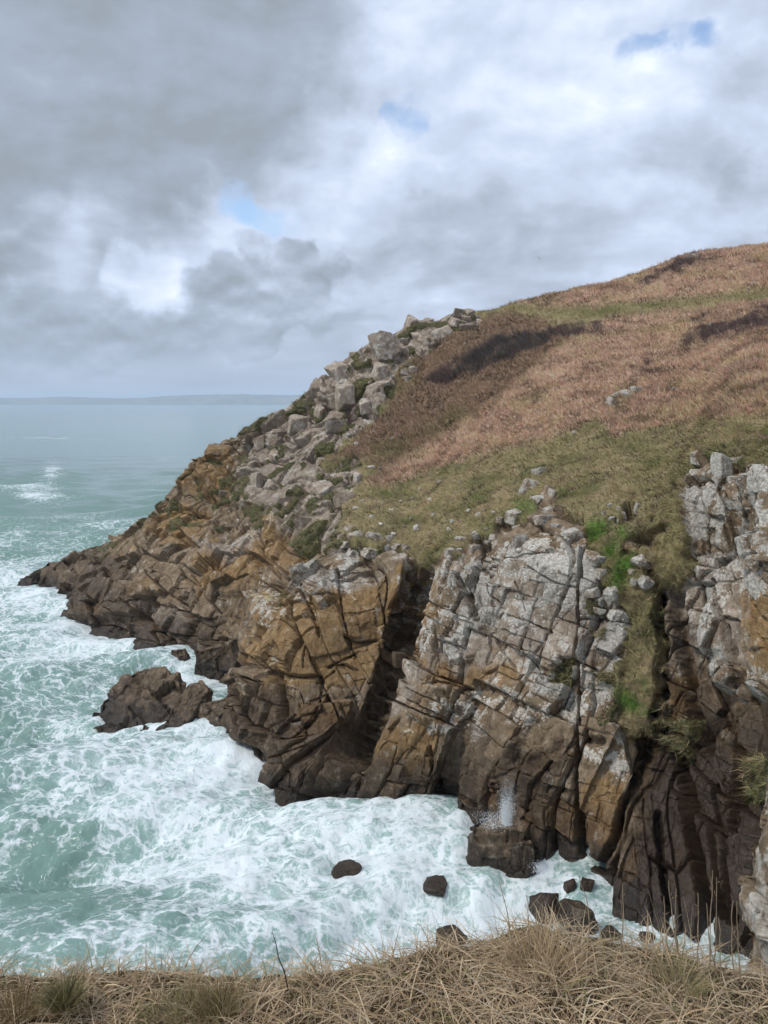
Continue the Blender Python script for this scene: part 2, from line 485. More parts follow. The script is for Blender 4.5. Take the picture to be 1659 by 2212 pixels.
# ------------------------------------------------------------------ the headland, lofted through measured profiles
# each profile: waterline, two heights on the face, cliff top, then three on the slope and the ridge; (u, v, distance)
PROFILES = [
    [(1700, 2180, 0), (1720, 1850, 41.5), (1730, 1480, 43.5), (1720, 1010, 48), (1760, 890, 61), (1800, 780, 80), (1820, 650, 108), (1810, 490, 150)],
    [(1620, 2110, 0), (1640, 1800, 46.5), (1645, 1450, 50.5), (1630, 1010, 57), (1660, 900, 69), (1700, 795, 84), (1720, 680, 110), (1700, 518, 150)],
    [(1510, 2050, 0), (1530, 1800, 50), (1545, 1450, 53.5), (1540, 1000, 60), (1560, 905, 72.5), (1600, 800, 89), (1610, 680, 114), (1590, 537, 150)],
    [(1420, 2010, 0), (1435, 1750, 53), (1440, 1450, 56), (1450, 1090, 62), (1480, 960, 75), (1500, 845, 94), (1510, 710, 117), (1480, 550, 150)],
    [(1340, 1955, 0), (1352, 1700, 54), (1362, 1400, 57.5), (1370, 1130, 62.5), (1400, 985, 78), (1410, 860, 97), (1420, 730, 119), (1360, 597, 148)],
    [(1240, 1890, 0), (1252, 1650, 56), (1257, 1400, 60), (1262, 1130, 65), (1290, 1005, 78.5), (1300, 880, 97), (1310, 750, 119), (1240, 624, 147)],
    [(1090, 1835, 0), (1115, 1600, 58.8), (1130, 1400, 62.5), (1140, 1160, 67.5), (1160, 1045, 79.5), (1180, 915, 99), (1190, 780, 121), (1150, 648, 146)],
    [(955, 1762, 0), (985, 1570, 62.8), (1020, 1380, 66), (1035, 1180, 70.5), (1045, 1070, 82), (1085, 940, 101), (1090, 810, 123), (1062, 668, 145)],
    [(845, 1750, 0), (868, 1560, 64.5), (935, 1330, 68.5), (968, 1195, 72), (985, 1095, 83), (1025, 970, 102), (1035, 830, 124), (990, 670, 143)],
    [(728, 1732, 0), (798, 1560, 67), (868, 1385, 71.5), (926, 1214, 75.5), (948, 1100, 85.5), (985, 975, 103), (995, 845, 123.5), (945, 690, 142.5)],
    [(718, 1722, 0), (792, 1540, 71.5), (865, 1362, 76), (905, 1222, 79), (922, 1108, 87), (945, 1005, 104), (955, 865, 123), (900, 690, 142)],
    [(690, 1700, 0), (782, 1520, 72), (856, 1340, 75.5), (876, 1220, 78.5), (878, 1120, 87.5), (885, 1015, 105), (890, 880, 122), (840, 722, 141)],
    [(600, 1672, 0), (640, 1450, 73), (690, 1280, 77), (735, 1195, 80.5), (775, 1112, 90), (800, 1010, 107), (812, 890, 122), (785, 745, 140)],
    [(500, 1592, 0), (512, 1480, 79), (560, 1340, 82), (640, 1212, 86.5), (695, 1112, 96), (725, 1000, 112), (745, 900, 124), (728, 800, 138)],
    [(505, 1468, 0), (508, 1405, 95), (520, 1290, 98.5), (580, 1170, 103), (620, 1082, 110), (660, 985, 119), (684, 915, 127), (660, 846, 138)],
    [(430, 1446, 0), (430, 1360, 100), (450, 1260, 104), (500, 1160, 111), (540, 1080, 118), (580, 990, 126), (592, 940, 131), (575, 900, 138)],
    [(320, 1405, 0), (335, 1320, 110), (370, 1230, 114), (412, 1150, 120), (442, 1090, 126), (470, 1025, 132), (484, 990, 135.5), (470, 958, 139)],
    [(225, 1370, 0), (245, 1300, 117), (275, 1232, 121), (312, 1172, 126), (342, 1130, 130), (372, 1088, 134), (385, 1060, 137), (390, 1034, 140)],
    [(138, 1332, 0), (165, 1287, 127), (195, 1242, 131), (225, 1208, 135), (252, 1184, 138), (268, 1164, 140), (276, 1150, 142), (280, 1140, 144)],
    [(70, 1262, 0), (95, 1248, 148.5), (120, 1232, 149.2), (145, 1215, 150), (165, 1203, 150.7), (182, 1195, 151.3), (195, 1189, 152), (205, 1184, 152.6)],
    [(36, 1257, 0), (44, 1252, 150.4), (50, 1249, 150.8), (56, 1247, 151.2), (60, 1246, 151.6), (64, 1245, 152), (68, 1244, 152.4), (72, 1243, 152.8)],
]


def control_net():
    net = []
    for pr in PROFILES:
        pts = [S(*pr[0][:2])]
        pts += [P(*q) for q in pr[1:]]
        ridge = pts[-1]
        under = pts[0] + np.array([0, -0.6, -4.0])
        hi = min(1.0, ridge[2] / 55.0)
        b1 = ridge + np.array([3, 8 + 26 * hi, -0.22 * ridge[2]])
        b2 = ridge + np.array([6, 18 + 70 * hi, -ridge[2] - 5])
        net.append([under] + pts + [b1, b2])
    net = np.array(net)
    # the cove goes on to the side of the frame
    r0 = np.array([(36, 22, -4), (36, 23, 0), (38, 23, 10), (40, 23.5, 20), (43, 24, 31), (55, 30, 36), (74, 42, 44), (100, 62, 54), (140, 90, 66), (170, 120, 60), (200, 180, 30)], float)
    tip = net[-1] + np.array([-3, 3, 0])
    tip[:, 2] = -5
    return np.concatenate([r0[None], net, tip[None]])


def catmull(a, x):
    """interpolate the first axis of a at positions x"""
    n = a.shape[0]
    i = np.clip(np.floor(x).astype(int), 0, n - 2)
    f = (x - i).reshape((-1,) + (1,) * (a.ndim - 1))
    g = lambda k: a[np.clip(k, 0, n - 1)]
    p0, p1, p2, p3 = g(i - 1), g(i), g(i + 1), g(i + 2)
    m1, m2 = (p2 - p0) * 0.4, (p3 - p1) * 0.4
    return (2 * f**3 - 3 * f**2 + 1) * p1 + (f**3 - 2 * f**2 + f) * m1 + (-2 * f**3 + 3 * f**2) * p2 + (f**3 - f**2) * m2


NET = control_net()
_u, _v = proj(NET)
_u = np.clip(_u, -50, 1900); _v = np.clip(_v, 400, 2300)


def samples(gaps):
    out = []
    for k, g in enumerate(gaps):
        out.append(k + np.arange(g) / g)
    out.append([len(gaps)])
    return np.concatenate(out)


_gm = np.linalg.norm(np.diff(NET, axis=0), axis=2)
_gc = [int(np.clip(max(np.hypot(np.diff(_u, axis=0)[k, 1:9], np.diff(_v, axis=0)[k, 1:9]).mean() / 1.75, _gm[k, 1:5].mean() / 0.13), 6, 90)) for k in range(len(NET) - 1)]
_gc = [min(g, 62) if k >= 14 else g for k, g in enumerate(_gc)]
_gc[0] = 24
_gr = [10] + [int(np.percentile(np.hypot(np.diff(_u, axis=1), np.diff(_v, axis=1))[1:-2, k], 72) / (2.0 if k < 4 else 2.0 if k < 6 else 2.3)) for k in range(1, 8)] + [14, 14]
SCOL, TROW = samples(_gc), samples(_gr)
GRID = catmull(catmull(NET, SCOL).transpose(1, 0, 2), TROW).transpose(1, 0, 2)     # columns x rows x 3
NC, NR = GRID.shape[:2]
TT = np.broadcast_to(TROW[None, :], (NC, NR)).ravel()
SS = np.broadcast_to(SCOL[:, None], (NC, NR)).ravel()


def grid_normals(g):
    n = np.cross(np.gradient(g, axis=1), np.gradient(g, axis=0))
    n /= np.linalg.norm(n, axis=2, keepdims=True) + 1e-9
    return n


NB = grid_normals(GRID)
if NB[NC // 3, NR // 3, 1] > 0:
    NB = -NB


def box_blur(a, r, axis):
    pad = [(r + 1, r) if k == axis else (0, 0) for k in range(a.ndim)]
    c = np.cumsum(np.pad(a, pad, mode='edge'), axis=axis)
    n = a.shape[axis]
    return (np.take(c, np.arange(2 * r + 1, 2 * r + 1 + n), axis=axis) - np.take(c, np.arange(0, n), axis=axis)) / (2 * r + 1)


ND = NB.copy()
for _ in range(2):
    ND = box_blur(box_blur(ND, 22, 0), 16, 1)
ND /= np.linalg.norm(ND, axis=2, keepdims=True) + 1e-9
ndir = ND.reshape(-1, 3)
base = GRID.reshape(-1, 3)
nrm = NB.reshape(-1, 3)
U, V = proj(base)
BACK = TT > 8.02

# rock, from the frame: everything seaward of this line is bare rock
ROCKLINE = [(-200, 1300), (200, 1150), (380, 1020), (560, 890), (700, 810), (720, 770), (840, 690), (980, 640), (1045, 655), (1035, 705), (960, 722), (905, 765), (850, 800), (846, 860), (800, 905),
            (765, 955), (705, 975), (690, 1000), (770, 985), (785, 1035), (745, 1075), (728, 1140), (765, 1172), (868, 1165), (888, 1200), (900, 1235), (945, 1205), (990, 1172),
            (1060, 1140), (1085, 1118), (1155, 1100), (1165, 1055), (1195, 1050), (1212, 1092), (1252, 1110), (1256, 1172), (1292, 1190), (1300, 1262), (1345, 1290), (1352, 1380), (1330, 1480),
            (1338, 1560), (1375, 1605), (1422, 1565), (1432, 1400), (1420, 1262), (1455, 1262), (1500, 1235), (1484, 1130), (1466, 1040), (1500, 985), (1560, 1002), (1660, 1012), (1900, 1010), (2400, 2600), (-200, 2600)]
MOSSY = [[(1365, 1480), (1500, 1560), (1480, 1660), (1400, 1610)], [(1590, 1640), (1659, 1630), (1659, 1740), (1610, 1720)], 
         [(1205, 1430), (1240, 1425), (1240, 1480), (1200, 1475)], [(1280, 1350), (1330, 1345), (1310, 1375), (1270, 1370)],
         [(1280, 1455), (1370, 1450), (1360, 1480), (1290, 1475)], [(590, 1275), (620, 1265), (612, 1300), (592, 1305)], [(1270, 1300), (1300, 1290), (1300, 1330), (1275, 1335)],
         [(1290, 1545), (1340, 1510), (1340, 1560), (1300, 1565)]]

wob = 7 * vnoise(np.stack([U / 28, V / 28, U * 0], 1), 5) + 5 * vnoise(np.stack([U / 9, V / 9, U * 0], 1), 6)
sd = poly_sd(U, V, ROCKLINE) + wob + np.where(TT > 7.6, 0.2, 1.0) * 20 * fbm(np.stack([U / 46, V / 46, U * 0], 1), 2, 57)
rock = smooth01(0.5 - sd / 12)
# bedrock breaking through the turf behind the cliff lip
_band = smooth01((TT - 3.6) * 3) * smooth01((5.15 - TT) * 1.6) * (SS < 13.5)
rock = np.maximum(rock, _band * smooth01((fbm(base * np.array([0.30, 0.24, 0.3]), 3, 53) - 0.26 - 0.22 * np.clip(TT - 4, 0, 1)) * 7))
rock = np.where(BACK | (TT > 7.97), np.where(SS > 8.5, 1.0, 0.0), rock)
moss = np.zeros_like(rock)
for pl in MOSSY:
    moss = np.maximum(moss, smooth01(0.5 - (poly_sd(U, V, pl, 40) + wob * 1.3) / 16))
moss = np.where(BACK, 0, moss * smooth01(0.75 + 1.6 * fbm(base * 0.9, 3, 58)))


zw = 34 * fbm(np.stack([U / 70, V / 70, U * 0], 1), 3, 55)


moss = np.maximum(moss, np.where(~BACK & (TT > 4.2) & (SS > 8.5), 0.95 * rock * smooth01((fbm(base * 0.30, 3, 59) - 0.12) * 4) * smooth01((nrm[:, 2] - 0.45) * 4), 0))


def zone(polys, feather):
    z = np.zeros_like(rock)
    for pl in polys:
        z = np.maximum(z, smooth01(0.5 - (poly_sd(U, V, pl, feather * 1.5) + zw) / feather))
    return np.where(BACK, 0, z)


Z_LICHEN = zone([[(955, 1190), (1250, 1160), (1250, 1330), (1200, 1370), (1120, 1380), (1060, 1340), (1010, 1400), (960, 1420), (925, 1330)],
                 [(1160, 1370), (1245, 1350), (1245, 1480), (1225, 1550), (1150, 1470), (1150, 1400)], [(915, 1520), (1030, 1490), (1040, 1590), (920, 1580)],
                 [(1245, 1180), (1350, 1230), (1360, 1400), (1335, 1520), (1240, 1560)], [(1275, 1590), (1340, 1560), (1370, 1650), (1350, 1700), (1300, 1660), (1245, 1600)],
                 [(1460, 1020), (1700, 1000), (1700, 1290), (1600, 1310), (1600, 1480), (1540, 1500), (1510, 1330), (1440, 1260)], [(1520, 1330), (1600, 1330), (1640, 1490), (1550, 1500)], [(1620, 1440), (1700, 1430), (1700, 1520), (1640, 1510)], [(1530, 1570), (1560, 1570), (1550, 1610)], [(1600, 1820), (1640, 1820), (1640, 1940), (1605, 1930)],
                 [(880, 1230), (960, 1200), (930, 1370), (880, 1420)]], 45)
Z_LIGHTL = zone([[(560, 1230), (600, 1290), (590, 1350), (550, 1350), (540, 1290)], [(640, 1215), (730, 1210), (735, 1260), (690, 1300), (630, 1280)], [(720, 1150), (890, 1160), (890, 1190), (730, 1200)],
                 [(1040, 1460), (1240, 1470), (1240, 1560), (1060, 1570)]], 40)
Z_OCHRE = zone([[(560, 1290), (870, 1230), (850, 1380), (800, 1480), (560, 1470), (520, 1400)], [(420, 1200), (600, 1110), (640, 1180), (560, 1260), (420, 1290)], [(880, 1400), (960, 1420), (1010, 1430), (1090, 1380), (1160, 1400), (1140, 1470), (1000, 1480), (880, 1500)],
                [(1190, 1340), (1250, 1310), (1250, 1370), (1190, 1390)], [(1600, 1280), (1700, 1270), (1700, 1460), (1600, 1440)], [(385, 1000), (500, 960), (520, 1040), (460, 1080), (390, 1060)], [(330, 1090), (470, 1090), (450, 1150), (300, 1170)],
                [(590, 1040), (720, 1030), (700, 1110), (600, 1130)], [(640, 1520), (760, 1520), (740, 1590), (640, 1590)], [(900, 1220), (950, 1240), (900, 1330), (880, 1300)], [(1250, 1700), (1340, 1700), (1340, 1810), (1250, 1830)],
                [(800, 1560), (930, 1560), (920, 1640), (780, 1640)], [(1420, 1480), (1480, 1460), (1490, 1600), (1430, 1620)], [(1470, 1650), (1500, 1640), (1510, 1900), (1480, 1880)], [(1560, 1720), (1640, 1700), (1640, 1800), (1570, 1820)]], 60)
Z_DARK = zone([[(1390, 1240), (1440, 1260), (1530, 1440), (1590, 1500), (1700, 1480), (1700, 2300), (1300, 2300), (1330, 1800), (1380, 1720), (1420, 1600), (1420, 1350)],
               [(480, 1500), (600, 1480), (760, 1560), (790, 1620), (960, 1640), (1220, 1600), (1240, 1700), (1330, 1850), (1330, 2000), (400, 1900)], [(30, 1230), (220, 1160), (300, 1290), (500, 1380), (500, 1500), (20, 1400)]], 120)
Z_SHADE = zone([[(1425, 1560), (1500, 1540), (1560, 1640), (1700, 1600), (1700, 2300), (1330, 2300), (1350, 1850), (1400, 1700)]], 70)  # cave shade, painted as near-black rock colour
Z_SHADE = np.maximum(Z_SHADE, zone([[(880, 1240), (905, 1235), (872, 1370), (850, 1450), (800, 1560), (775, 1590), (830, 1440), (862, 1350)]], 26))  # shade inside the deep cleft, painted as darker rock
Z_PINK = zone([[(520, 930), (620, 850), (720, 760), (840, 680), (1000, 640), (1060, 690), (900, 790), (860, 900), (790, 1000), (770, 1110), (900, 1160), (880, 1200), (700, 1190), (560, 1110), (500, 1060)],
               [(640, 1215), (740, 1200), (870, 1200), (860, 1250), (740, 1270), (690, 1300)], [(890, 1400), (940, 1380), (920, 1500), (840, 1580), (820, 1560)], [(300, 1300), (400, 1290), (390, 1350), (320, 1340)], [(430, 1160), (560, 1130), (540, 1200), (420, 1230)],
               [(960, 1200), (1660, 1180), (1660, 1450), (960, 1450)]], 90)
Z_PINK = np.where(BACK & (SS > 8.5), 0.8, Z_PINK)
Z_YELLOW = zone([[(370, 1105), (440, 1085), (445, 1100), (380, 1120)], [(520, 1130), (545, 1130), (535, 1150), (515, 1155)], [(575, 1240), (615, 1255), (610, 1275), (580, 1262)], [(650, 1185), (690, 1195), (670, 1215), (655, 1210)],
                 [(810, 1315), (860, 1300), (850, 1350), (820, 1350)], [(1585, 1770), (1625, 1770), (1620, 1800), (1585, 1800)], [(755, 1160), (790, 1170), (760, 1185)], [(548, 1285), (570, 1285), (560, 1300)]], 22)

# ---- raised masses and clefts of the face: (outline or line in the frame, size, metres out of the face)
MASSES = [
    ([(612, 1575), (650, 1535), (700, 1520), (755, 1518), (768, 1590), (745, 1690), (700, 1720), (600, 1690), (612, 1640)], 7, 2.6),
    ([(1250, 1178), (1300, 1195), (1345, 1230), (1352, 1400), (1332, 1560), (1375, 1690), (1342, 1830), (1310, 1890), (1262, 1850), (1243, 1700), (1247, 1500)], 5, 0.9),
    ([(1468, 1030), (1560, 1000), (1700, 1010), (1700, 1500), (1560, 1490), (1515, 1320), (1482, 1160)], 30, 0.9),
    ([(1515, 1330), (1560, 1290), (1612, 1450), (1590, 1490), (1540, 1480)], 9, 0.9),
    ([(1130, 1660), (1240, 1620), (1240, 1890), (1110, 1850), (1110, 1740)], 12, 0.9),
    ([(925, 1350), (985, 1285), (1015, 1300), (1040, 1400), (960, 1425)], 6, 0.7),
    ([(905, 1490), (970, 1475), (1010, 1490), (990, 1525), (920, 1560), (890, 1540)], 8, 0.8),
    ([(640, 1225), (690, 1215), (712, 1290), (690, 1312), (655, 1275)], 5, 0.8),
    ([(693, 1222), (718, 1222), (740, 1280), (712, 1296)], 5, 0.6),
    ([(545, 1290), (580, 1280), (595, 1320), (580, 1352), (552, 1350)], 5, 1.0),
    ([(620, 1300), (645, 1270), (672, 1322), (664, 1332), (622, 1340)], 5, 0.6),
    ([(512, 1440), (530, 1350), (562, 1415), (560, 1425)], 6, 0.5),
    ([(478, 1590), (482, 1500), (520, 1440), (585, 1465), (600, 1560), (570, 1610)], 10, 1.4),
    ([(315, 1330), (340, 1303), (370, 1303), (398, 1330), (375, 1395), (330, 1345)], 5, 0.9),
    ([(282, 1345), (312, 1332), (372, 1400), (365, 1420), (300, 1415)], 6, 1.0),
    ([(152, 1300), (220, 1265), (262, 1252), (320, 1262), (325, 1290), (295, 1335), (190, 1345), (135, 1345)], 7, 1.4),
    ([(416, 1240), (434, 1184), (458, 1180), (446, 1240)], 4, 0.7),
    ([(455, 1250), (470, 1215), (545, 1190), (560, 1240), (530, 1280), (468, 1280)], 6, 0.9),
    ([(384, 1045), (400, 1010), (470, 985), (480, 1040), (430, 1060), (395, 1062)], 7, 1.6),
    ([(500, 1065), (520, 1020), (560, 1015), (550, 1055), (510, 1075)], 6, 1.0),
    ([(1590, 1820), (1660, 1800), (1660, 1990), (1600, 1960)], 8, 1.0),
]
CLEFTS = [
    ([(892, 1232), (880, 1290), (862, 1350), (848, 1410), (826, 1480), (805, 1545), (775, 1605), (768, 1640)], 17, 4.2),
    ([(1263, 1172), (1254, 1300), (1250, 1400), (1246, 1560), (1243, 1700), (1240, 1850)], 4.6, 2.6),
    ([(1402, 1232), (1424, 1285), (1416, 1330), (1432, 1390), (1420, 1450), (1428, 1500), (1410, 1550)], 9, 3.0),
    ([(1250, 1855), (1285, 1880), (1320, 1820), (1345, 1740), (1378, 1690)], 9, 2.8),
    ([(1275, 1600), (1300, 1602)], 9, 1.2),
    ([(1392, 1595), (1398, 1640), (1380, 1690)], 13, 3.4),
    ([(1590, 1560), (1592, 1680), (1588, 1800), (1580, 1980)], 11, 2.6),
    ([(1462, 1640), (1496, 1760), (1508, 1850), (1528, 1960), (1520, 2070)], 13, 2.6), ([(1420, 1760), (1430, 1880), (1450, 2000)], 7, 1.6), ([(1545, 1700), (1552, 1850), (1560, 1980)], 6, 1.5),
    ([(1450, 1280), (1470, 1420), (1500, 1560), (1520, 1620)], 12, 1.8),
    ([(1120, 1640), (1150, 1570), (1160, 1640)], 20, 1.0),
    ([(977, 1238), (990, 1265), (1005, 1295), (1016, 1330)], 7, 1.7),
    ([(920, 1300), (935, 1360), (925, 1400)], 6, 0.9),
    ([(722, 1219), (732, 1279), (739, 1328), (757, 1391), (771, 1419)], 3.6, 1.1),
    ([(669, 1317), (680, 1345), (687, 1373)], 4.2, 1.1), ([(624, 1338), (650, 1334), (669, 1331)], 3.0, .7), ([(690, 1307), (711, 1298), (732, 1286)], 3.0, .7),
    ([(529, 1349), (564, 1415), (585, 1450), (600, 1500)], 3.2, .8), ([(512, 1440), (540, 1428), (564, 1419), (585, 1395)], 3.0, .7), ([(708, 1440), (740, 1425), (769, 1412)], 4.6, 1.2),
    ([(683, 1475), (700, 1466), (722, 1450)], 3, .6), ([(648, 1391), (648, 1420), (652, 1440)], 3, .7), ([(820, 1279), (832, 1320), (846, 1370)], 3, .8), ([(802, 1205), (816, 1240)], 3, .6),
    ([(645, 1268), (660, 1300), (673, 1324)], 3, .7), ([(934, 1610), (936, 1680), (932, 1750)], 3.2, 1.0), ([(772, 1672), (765, 1710), (760, 1738)], 3, .8), ([(738, 1714), (760, 1660), (786, 1610), (840, 1520)], 3, .7),
    ([(315, 1331), (345, 1365), (374, 1398)], 3.2, .9), ([(434, 1247), (435, 1270), (434, 1298)], 5, 1.4), ([(327, 1283), (318, 1305), (306, 1330)], 8, 2.0), ([(458, 1236), (460, 1260), (466, 1280)], 3, .7),
    ([(416, 1240), (424, 1210), (434, 1184)], 3, .7), ([(444, 1240), (450, 1215), (458, 1185)], 3, .7), ([(224, 1254), (216, 1276), (208, 1300)], 3, .7), ([(165, 1300), (172, 1340)], 3, .6),
    ([(395, 1261), (412, 1282), (430, 1303)], 3.5, 1.0), ([(444, 1068), (460, 1078), (480, 1070)], 7, 1.6), ([(596, 1470), (600, 1540), (600, 1600)], 5, 1.3), ([(520, 1375), (512, 1410), (508, 1440)], 5, 1.2),
    ([(1130, 1400), (1160, 1440), (1180, 1470)], 2.6, .6), ([(1060, 1370), (1085, 1410), (1110, 1440)], 2.6, .6), ([(905, 1478), (940, 1470), (1000, 1482)], 2.6, .6), ([(1100, 1330), (1150, 1345), (1200, 1370)], 3.0, .6),
    ([(640, 1490), (650, 1520)], 3, .8), ([(612, 1575), (660, 1555), (700, 1540)], 2.6, .5), ([(620, 1640), (680, 1625), (740, 1600)], 2.2, .5),
    ([(1000, 1210), (1060, 1215), (1120, 1205), (1200, 1195)], 3.0, .7), ([(1040, 1230), (1052, 1280), (1080, 1300)], 2.6, .6), ([(1150, 1230), (1200, 1260), (1250, 1270)], 2.4, .5), ([(1120, 1260), (1140, 1320)], 2.4, .5),
    ([(1255, 1340), (1300, 1335), (1350, 1345)], 3, .8), ([(1255, 1430), (1290, 1450), (1330, 1480)], 3, .7), ([(1500, 1040), (1520, 1120), (1510, 1200)], 3, .7), ([(1560, 1060), (1570, 1180), (1600, 1290)], 3, .6), ([(1600, 1000), (1610, 1090)], 3, .8),
    ([(1540, 1250), (1560, 1300), (1620, 1460)], 5, 1.2), ([(1480, 1200), (1500, 1260), (1510, 1320)], 6, 1.3),
]
rk = rock * (1 - 0.85 * moss)
disp = np.zeros(len(base))
wvar = 0.30 + 0.75 * smooth01(0.5 + 0.9 * vnoise(np.stack([U / 24, V / 24, U * 0], 1), 64))
for pl, fe, h in MASSES:
    disp += h * smooth01(0.5 - (poly_sd(U, V, pl, 2 * fe + 8) + wob * 0.35) / (2 * fe))
for pl, w, h in CLEFTS:
    disp -= h * (0.7 if w < 5.5 and h < 1.5 else 1.0) * np.exp(-(((line_sd(U, V, pl, w * 3 + 6) + wob * min(0.9, 0.16 * w ** 0.5)) / (w * (wvar if w < 8 and h < 1.5 else 1.0))) ** 2) ** 1.5)
disp = np.where(BACK, 0, disp)

# ---- joints: the rock parts along its own planes into angular blocks
def part1(x, key, jit=0.93):
    """uneven split of a line: index, distance to both ends of the piece, key of the piece and of its nearer end"""
    i = np.floor(x).astype(np.int32)
    z0 = np.zeros_like(i)
    end = lambda j: j + jit * hf(h32(j, key.view(np.int32), z0, 5), 3)
    b0 = end(i)
    k = np.where(x >= b0, i, i - 1)
    lo, hi = end(k), end(k + 1)
    l, u = x - lo, hi - x
    near = h32(np.where(l < u, k, k + 1), key.view(np.int32), z0, 8)
    return l, u, h32(k, key.view(np.int32), z0, 6), near


def jointed(q, S_, seed, order):
    """blocks between three sets of joints: id, edge distance, offset from the block's middle, how open the nearest joint is"""
    key = np.full(len(q), (seed * 7919 + 13) & 0xFFFFFFFF, np.uint32)
    e = np.full(len(q), 1e9); op = np.zeros(len(q)); r = np.zeros((len(q), 3), np.float32)
    for n_, ax in enumerate(order):
        s = S_[:, ax]
        l, u, key, near = part1(q[:, ax] / s + (hf(key, 77) * 9 if n_ else 0), key)
        m = np.minimum(l, u) * s
        r[:, ax] = (l - u) * 0.5 * s
        o = hf(near, 9) ** 1.6 * (1.25 if n_ == 0 else 0.9)
        c = m < e
        op = np.where(c, o, op)
        e = np.where(c, m, e)
    return key, e, r, op


def turned(p, yaw, dip):
    c, s = math.cos(yaw), math.sin(yaw)
    x, y = p[:, 0] * c + p[:, 1] * s, -p[:, 0] * s + p[:, 1] * c
    cd, sd_ = np.cos(dip), np.sin(dip)
    return np.stack([x * cd + p[:, 2] * sd_, y, -x * sd_ + p[:, 2] * cd], 1)


def blocks(idc, e, r, S_, off, amp, cw, cd, nf=2, op=1.0):
    """each block keeps its own level and slightly tilted faces; open joints gape"""
    R = np.asarray(r, np.float32)
    top = np.full(len(e), -1e9, np.float32)
    for k in range(nf):
        n = np.stack([hf(idc, 12 + 3 * k) - 0.5, hf(idc, 13 + 3 * k) - 0.5, hf(idc, 14 + 3 * k) - 0.5], 1)
        n /= np.linalg.norm(n, axis=1, keepdims=True) + 1e-6
        top = np.maximum(top, (n * R).sum(1) + 0.10 * S_.mean(1) * hf(idc, 40 + k))
    return off * (hf(idc, 11) - 0.5) * 2 - amp * top - cd * op * np.clip(1 - e / cw, 0, 1)


LEFT = (SS > 13.6)
wl_ = np.stack([vnoise(base * 0.10, 21), vnoise(base * 0.10, 22), vnoise(base * 0.10, 23)], 1) * 2.0
ws_ = np.stack([vnoise(base * 0.9, 31), vnoise(base * 0.9, 32), vnoise(base * 0.9, 33)], 1) * 0.10
qb = base + wl_ + ws_


REG = np.where(SS > 13.6, np.where(TT > 3.7, 2, 1), np.where(TT > 4.3, 2, np.where(SS > 10.4, 3, 0)))      # near cliff, seaward ledges, rubbly upper ridge
_rr = rock > 0.02


def level(specs, seed):
    """specs: per region (block size, yaw, dip, order of the joint sets)"""
    n = len(base)
    out = [np.zeros(n, np.uint32), np.full(n, 9.0), np.zeros((n, 3), np.float32), np.zeros(n), np.ones((n, 3))]
    for g, (S_, yaw, dip, order) in enumerate(specs):
        k = np.where((REG == g) & _rr)[0]
        SS_ = np.tile(np.array([S_], float), (len(k), 1))
        res = jointed(turned(qb[k], yaw, dip), SS_, seed + g, order)
        for o, v in zip(out, res + (SS_,)):
            o[k] = v
    return out


id0, e0, r0, o0, S0 = level([((6.5, 8.0, 10.0), 0.45, -0.42, (0, 2, 1)), ((11.0, 9.0, 5.5), 0.75, 0.50, (2, 0, 1)), ((9, 8, 5), 0.6, 0.35, (2, 0, 1)), ((6.0, 7.0, 9.0), 0.5, 0.16, (0, 2, 1))], 101)
id1, e1, r1, o1, S1 = level([((2.6, 3.4, 3.9), 0.25, -0.36, (0, 2, 1)), ((4.6, 4.4, 2.5), 0.55, 0.42, (2, 0, 1)), ((4.4, 4.0, 3.0), 0.9, 0.25, (0, 2, 1)), ((2.3, 3.2, 4.2), 0.3, 0.20, (0, 2, 1))], 111)
id2, e2, r2, o2, S2 = level([((0.95, 1.3, 1.35), 0.65, -0.50, (0, 2, 1)), ((1.7, 1.6, 0.95), 0.95, 0.62, (2, 0, 1)), ((1.2, 1.1, 0.9), 0.3, 0.5, (2, 0, 1)), ((1.0, 1.3, 1.5), 0.7, 0.05, (0, 2, 1))], 121)
id3, e3, r3 = voronoi(qb / 0.52, 14)
split2 = (hf(id1, 21) < 0.62).astype(np.float32)         # some blocks stay whole
shatter = smooth01((vnoise(base * 0.09, 45) + 0.15) * 2.2)
small = smooth01((vnoise(base * 0.11, 44) + 0.2) * 2) * (hf(id2, 22) < 0.65)
k1 = np.where(REG == 1, 1.3, np.where(REG == 2, 1.2, 1.0)) * np.clip((22.2 - SS) / 2.6, 0.25, 1)
d0_ = blocks(id0, e0, r0, S0, 0.75, 0.15, 0.16, 0.9, 2, o0) * k1
d1_ = blocks(id1, e1, r1, S1, 0.46, 0.24, 0.11, 0.62, 2, o1) * k1
d2_ = blocks(id2, e2, r2, S2, 0.15, 0.24, 0.07, 0.34, 2, o2) * (0.18 + 0.82 * split2) * (0.40 + 0.85 * shatter) * k1
d3_ = blocks(id3, e3 * 0.52, r3 * 0.52, np.full((len(base), 3), 0.52), 0.03, 0.20, 0.04, 0.03, 3) * (0.3 + 0.7 * small)
rough_ = 0.10 * fbm(base * np.array([0.9, 0.9, 0.6]), 4, 51, 0.6) + 0.5 * vnoise(base * 0.13, 61)
disp_rock = disp + d0_ + d1_ + d2_ + d3_ + rough_
# turf lies in soft humps and covers the joints
hump = 0.45 * fbm(base * 0.16, 3, 71) + 0.24 * fbm(base * 0.8, 3, 72)
DISP = np.where(BACK, 0.4 * hump + rk * 0.5 * d1_, rk * disp_rock + (1 - rk) * (hump * np.clip((TT - 1) / 3, 0, 1) * np.where(TT < 4, 2.6, 1.0) + 0.6 * disp) - (1 - rock) * 0.12)
land = base + ndir * DISP[:, None].astype(np.float64)
LAND = land.reshape(NC, NR, 3)

# ---- what grows where (colour of the ground under the plants)
def zmask(pl, f):
    return np.where(BACK, 0, smooth01(0.5 - (poly_sd(U, V, pl, f + 25) + wob * 1.2) / f))


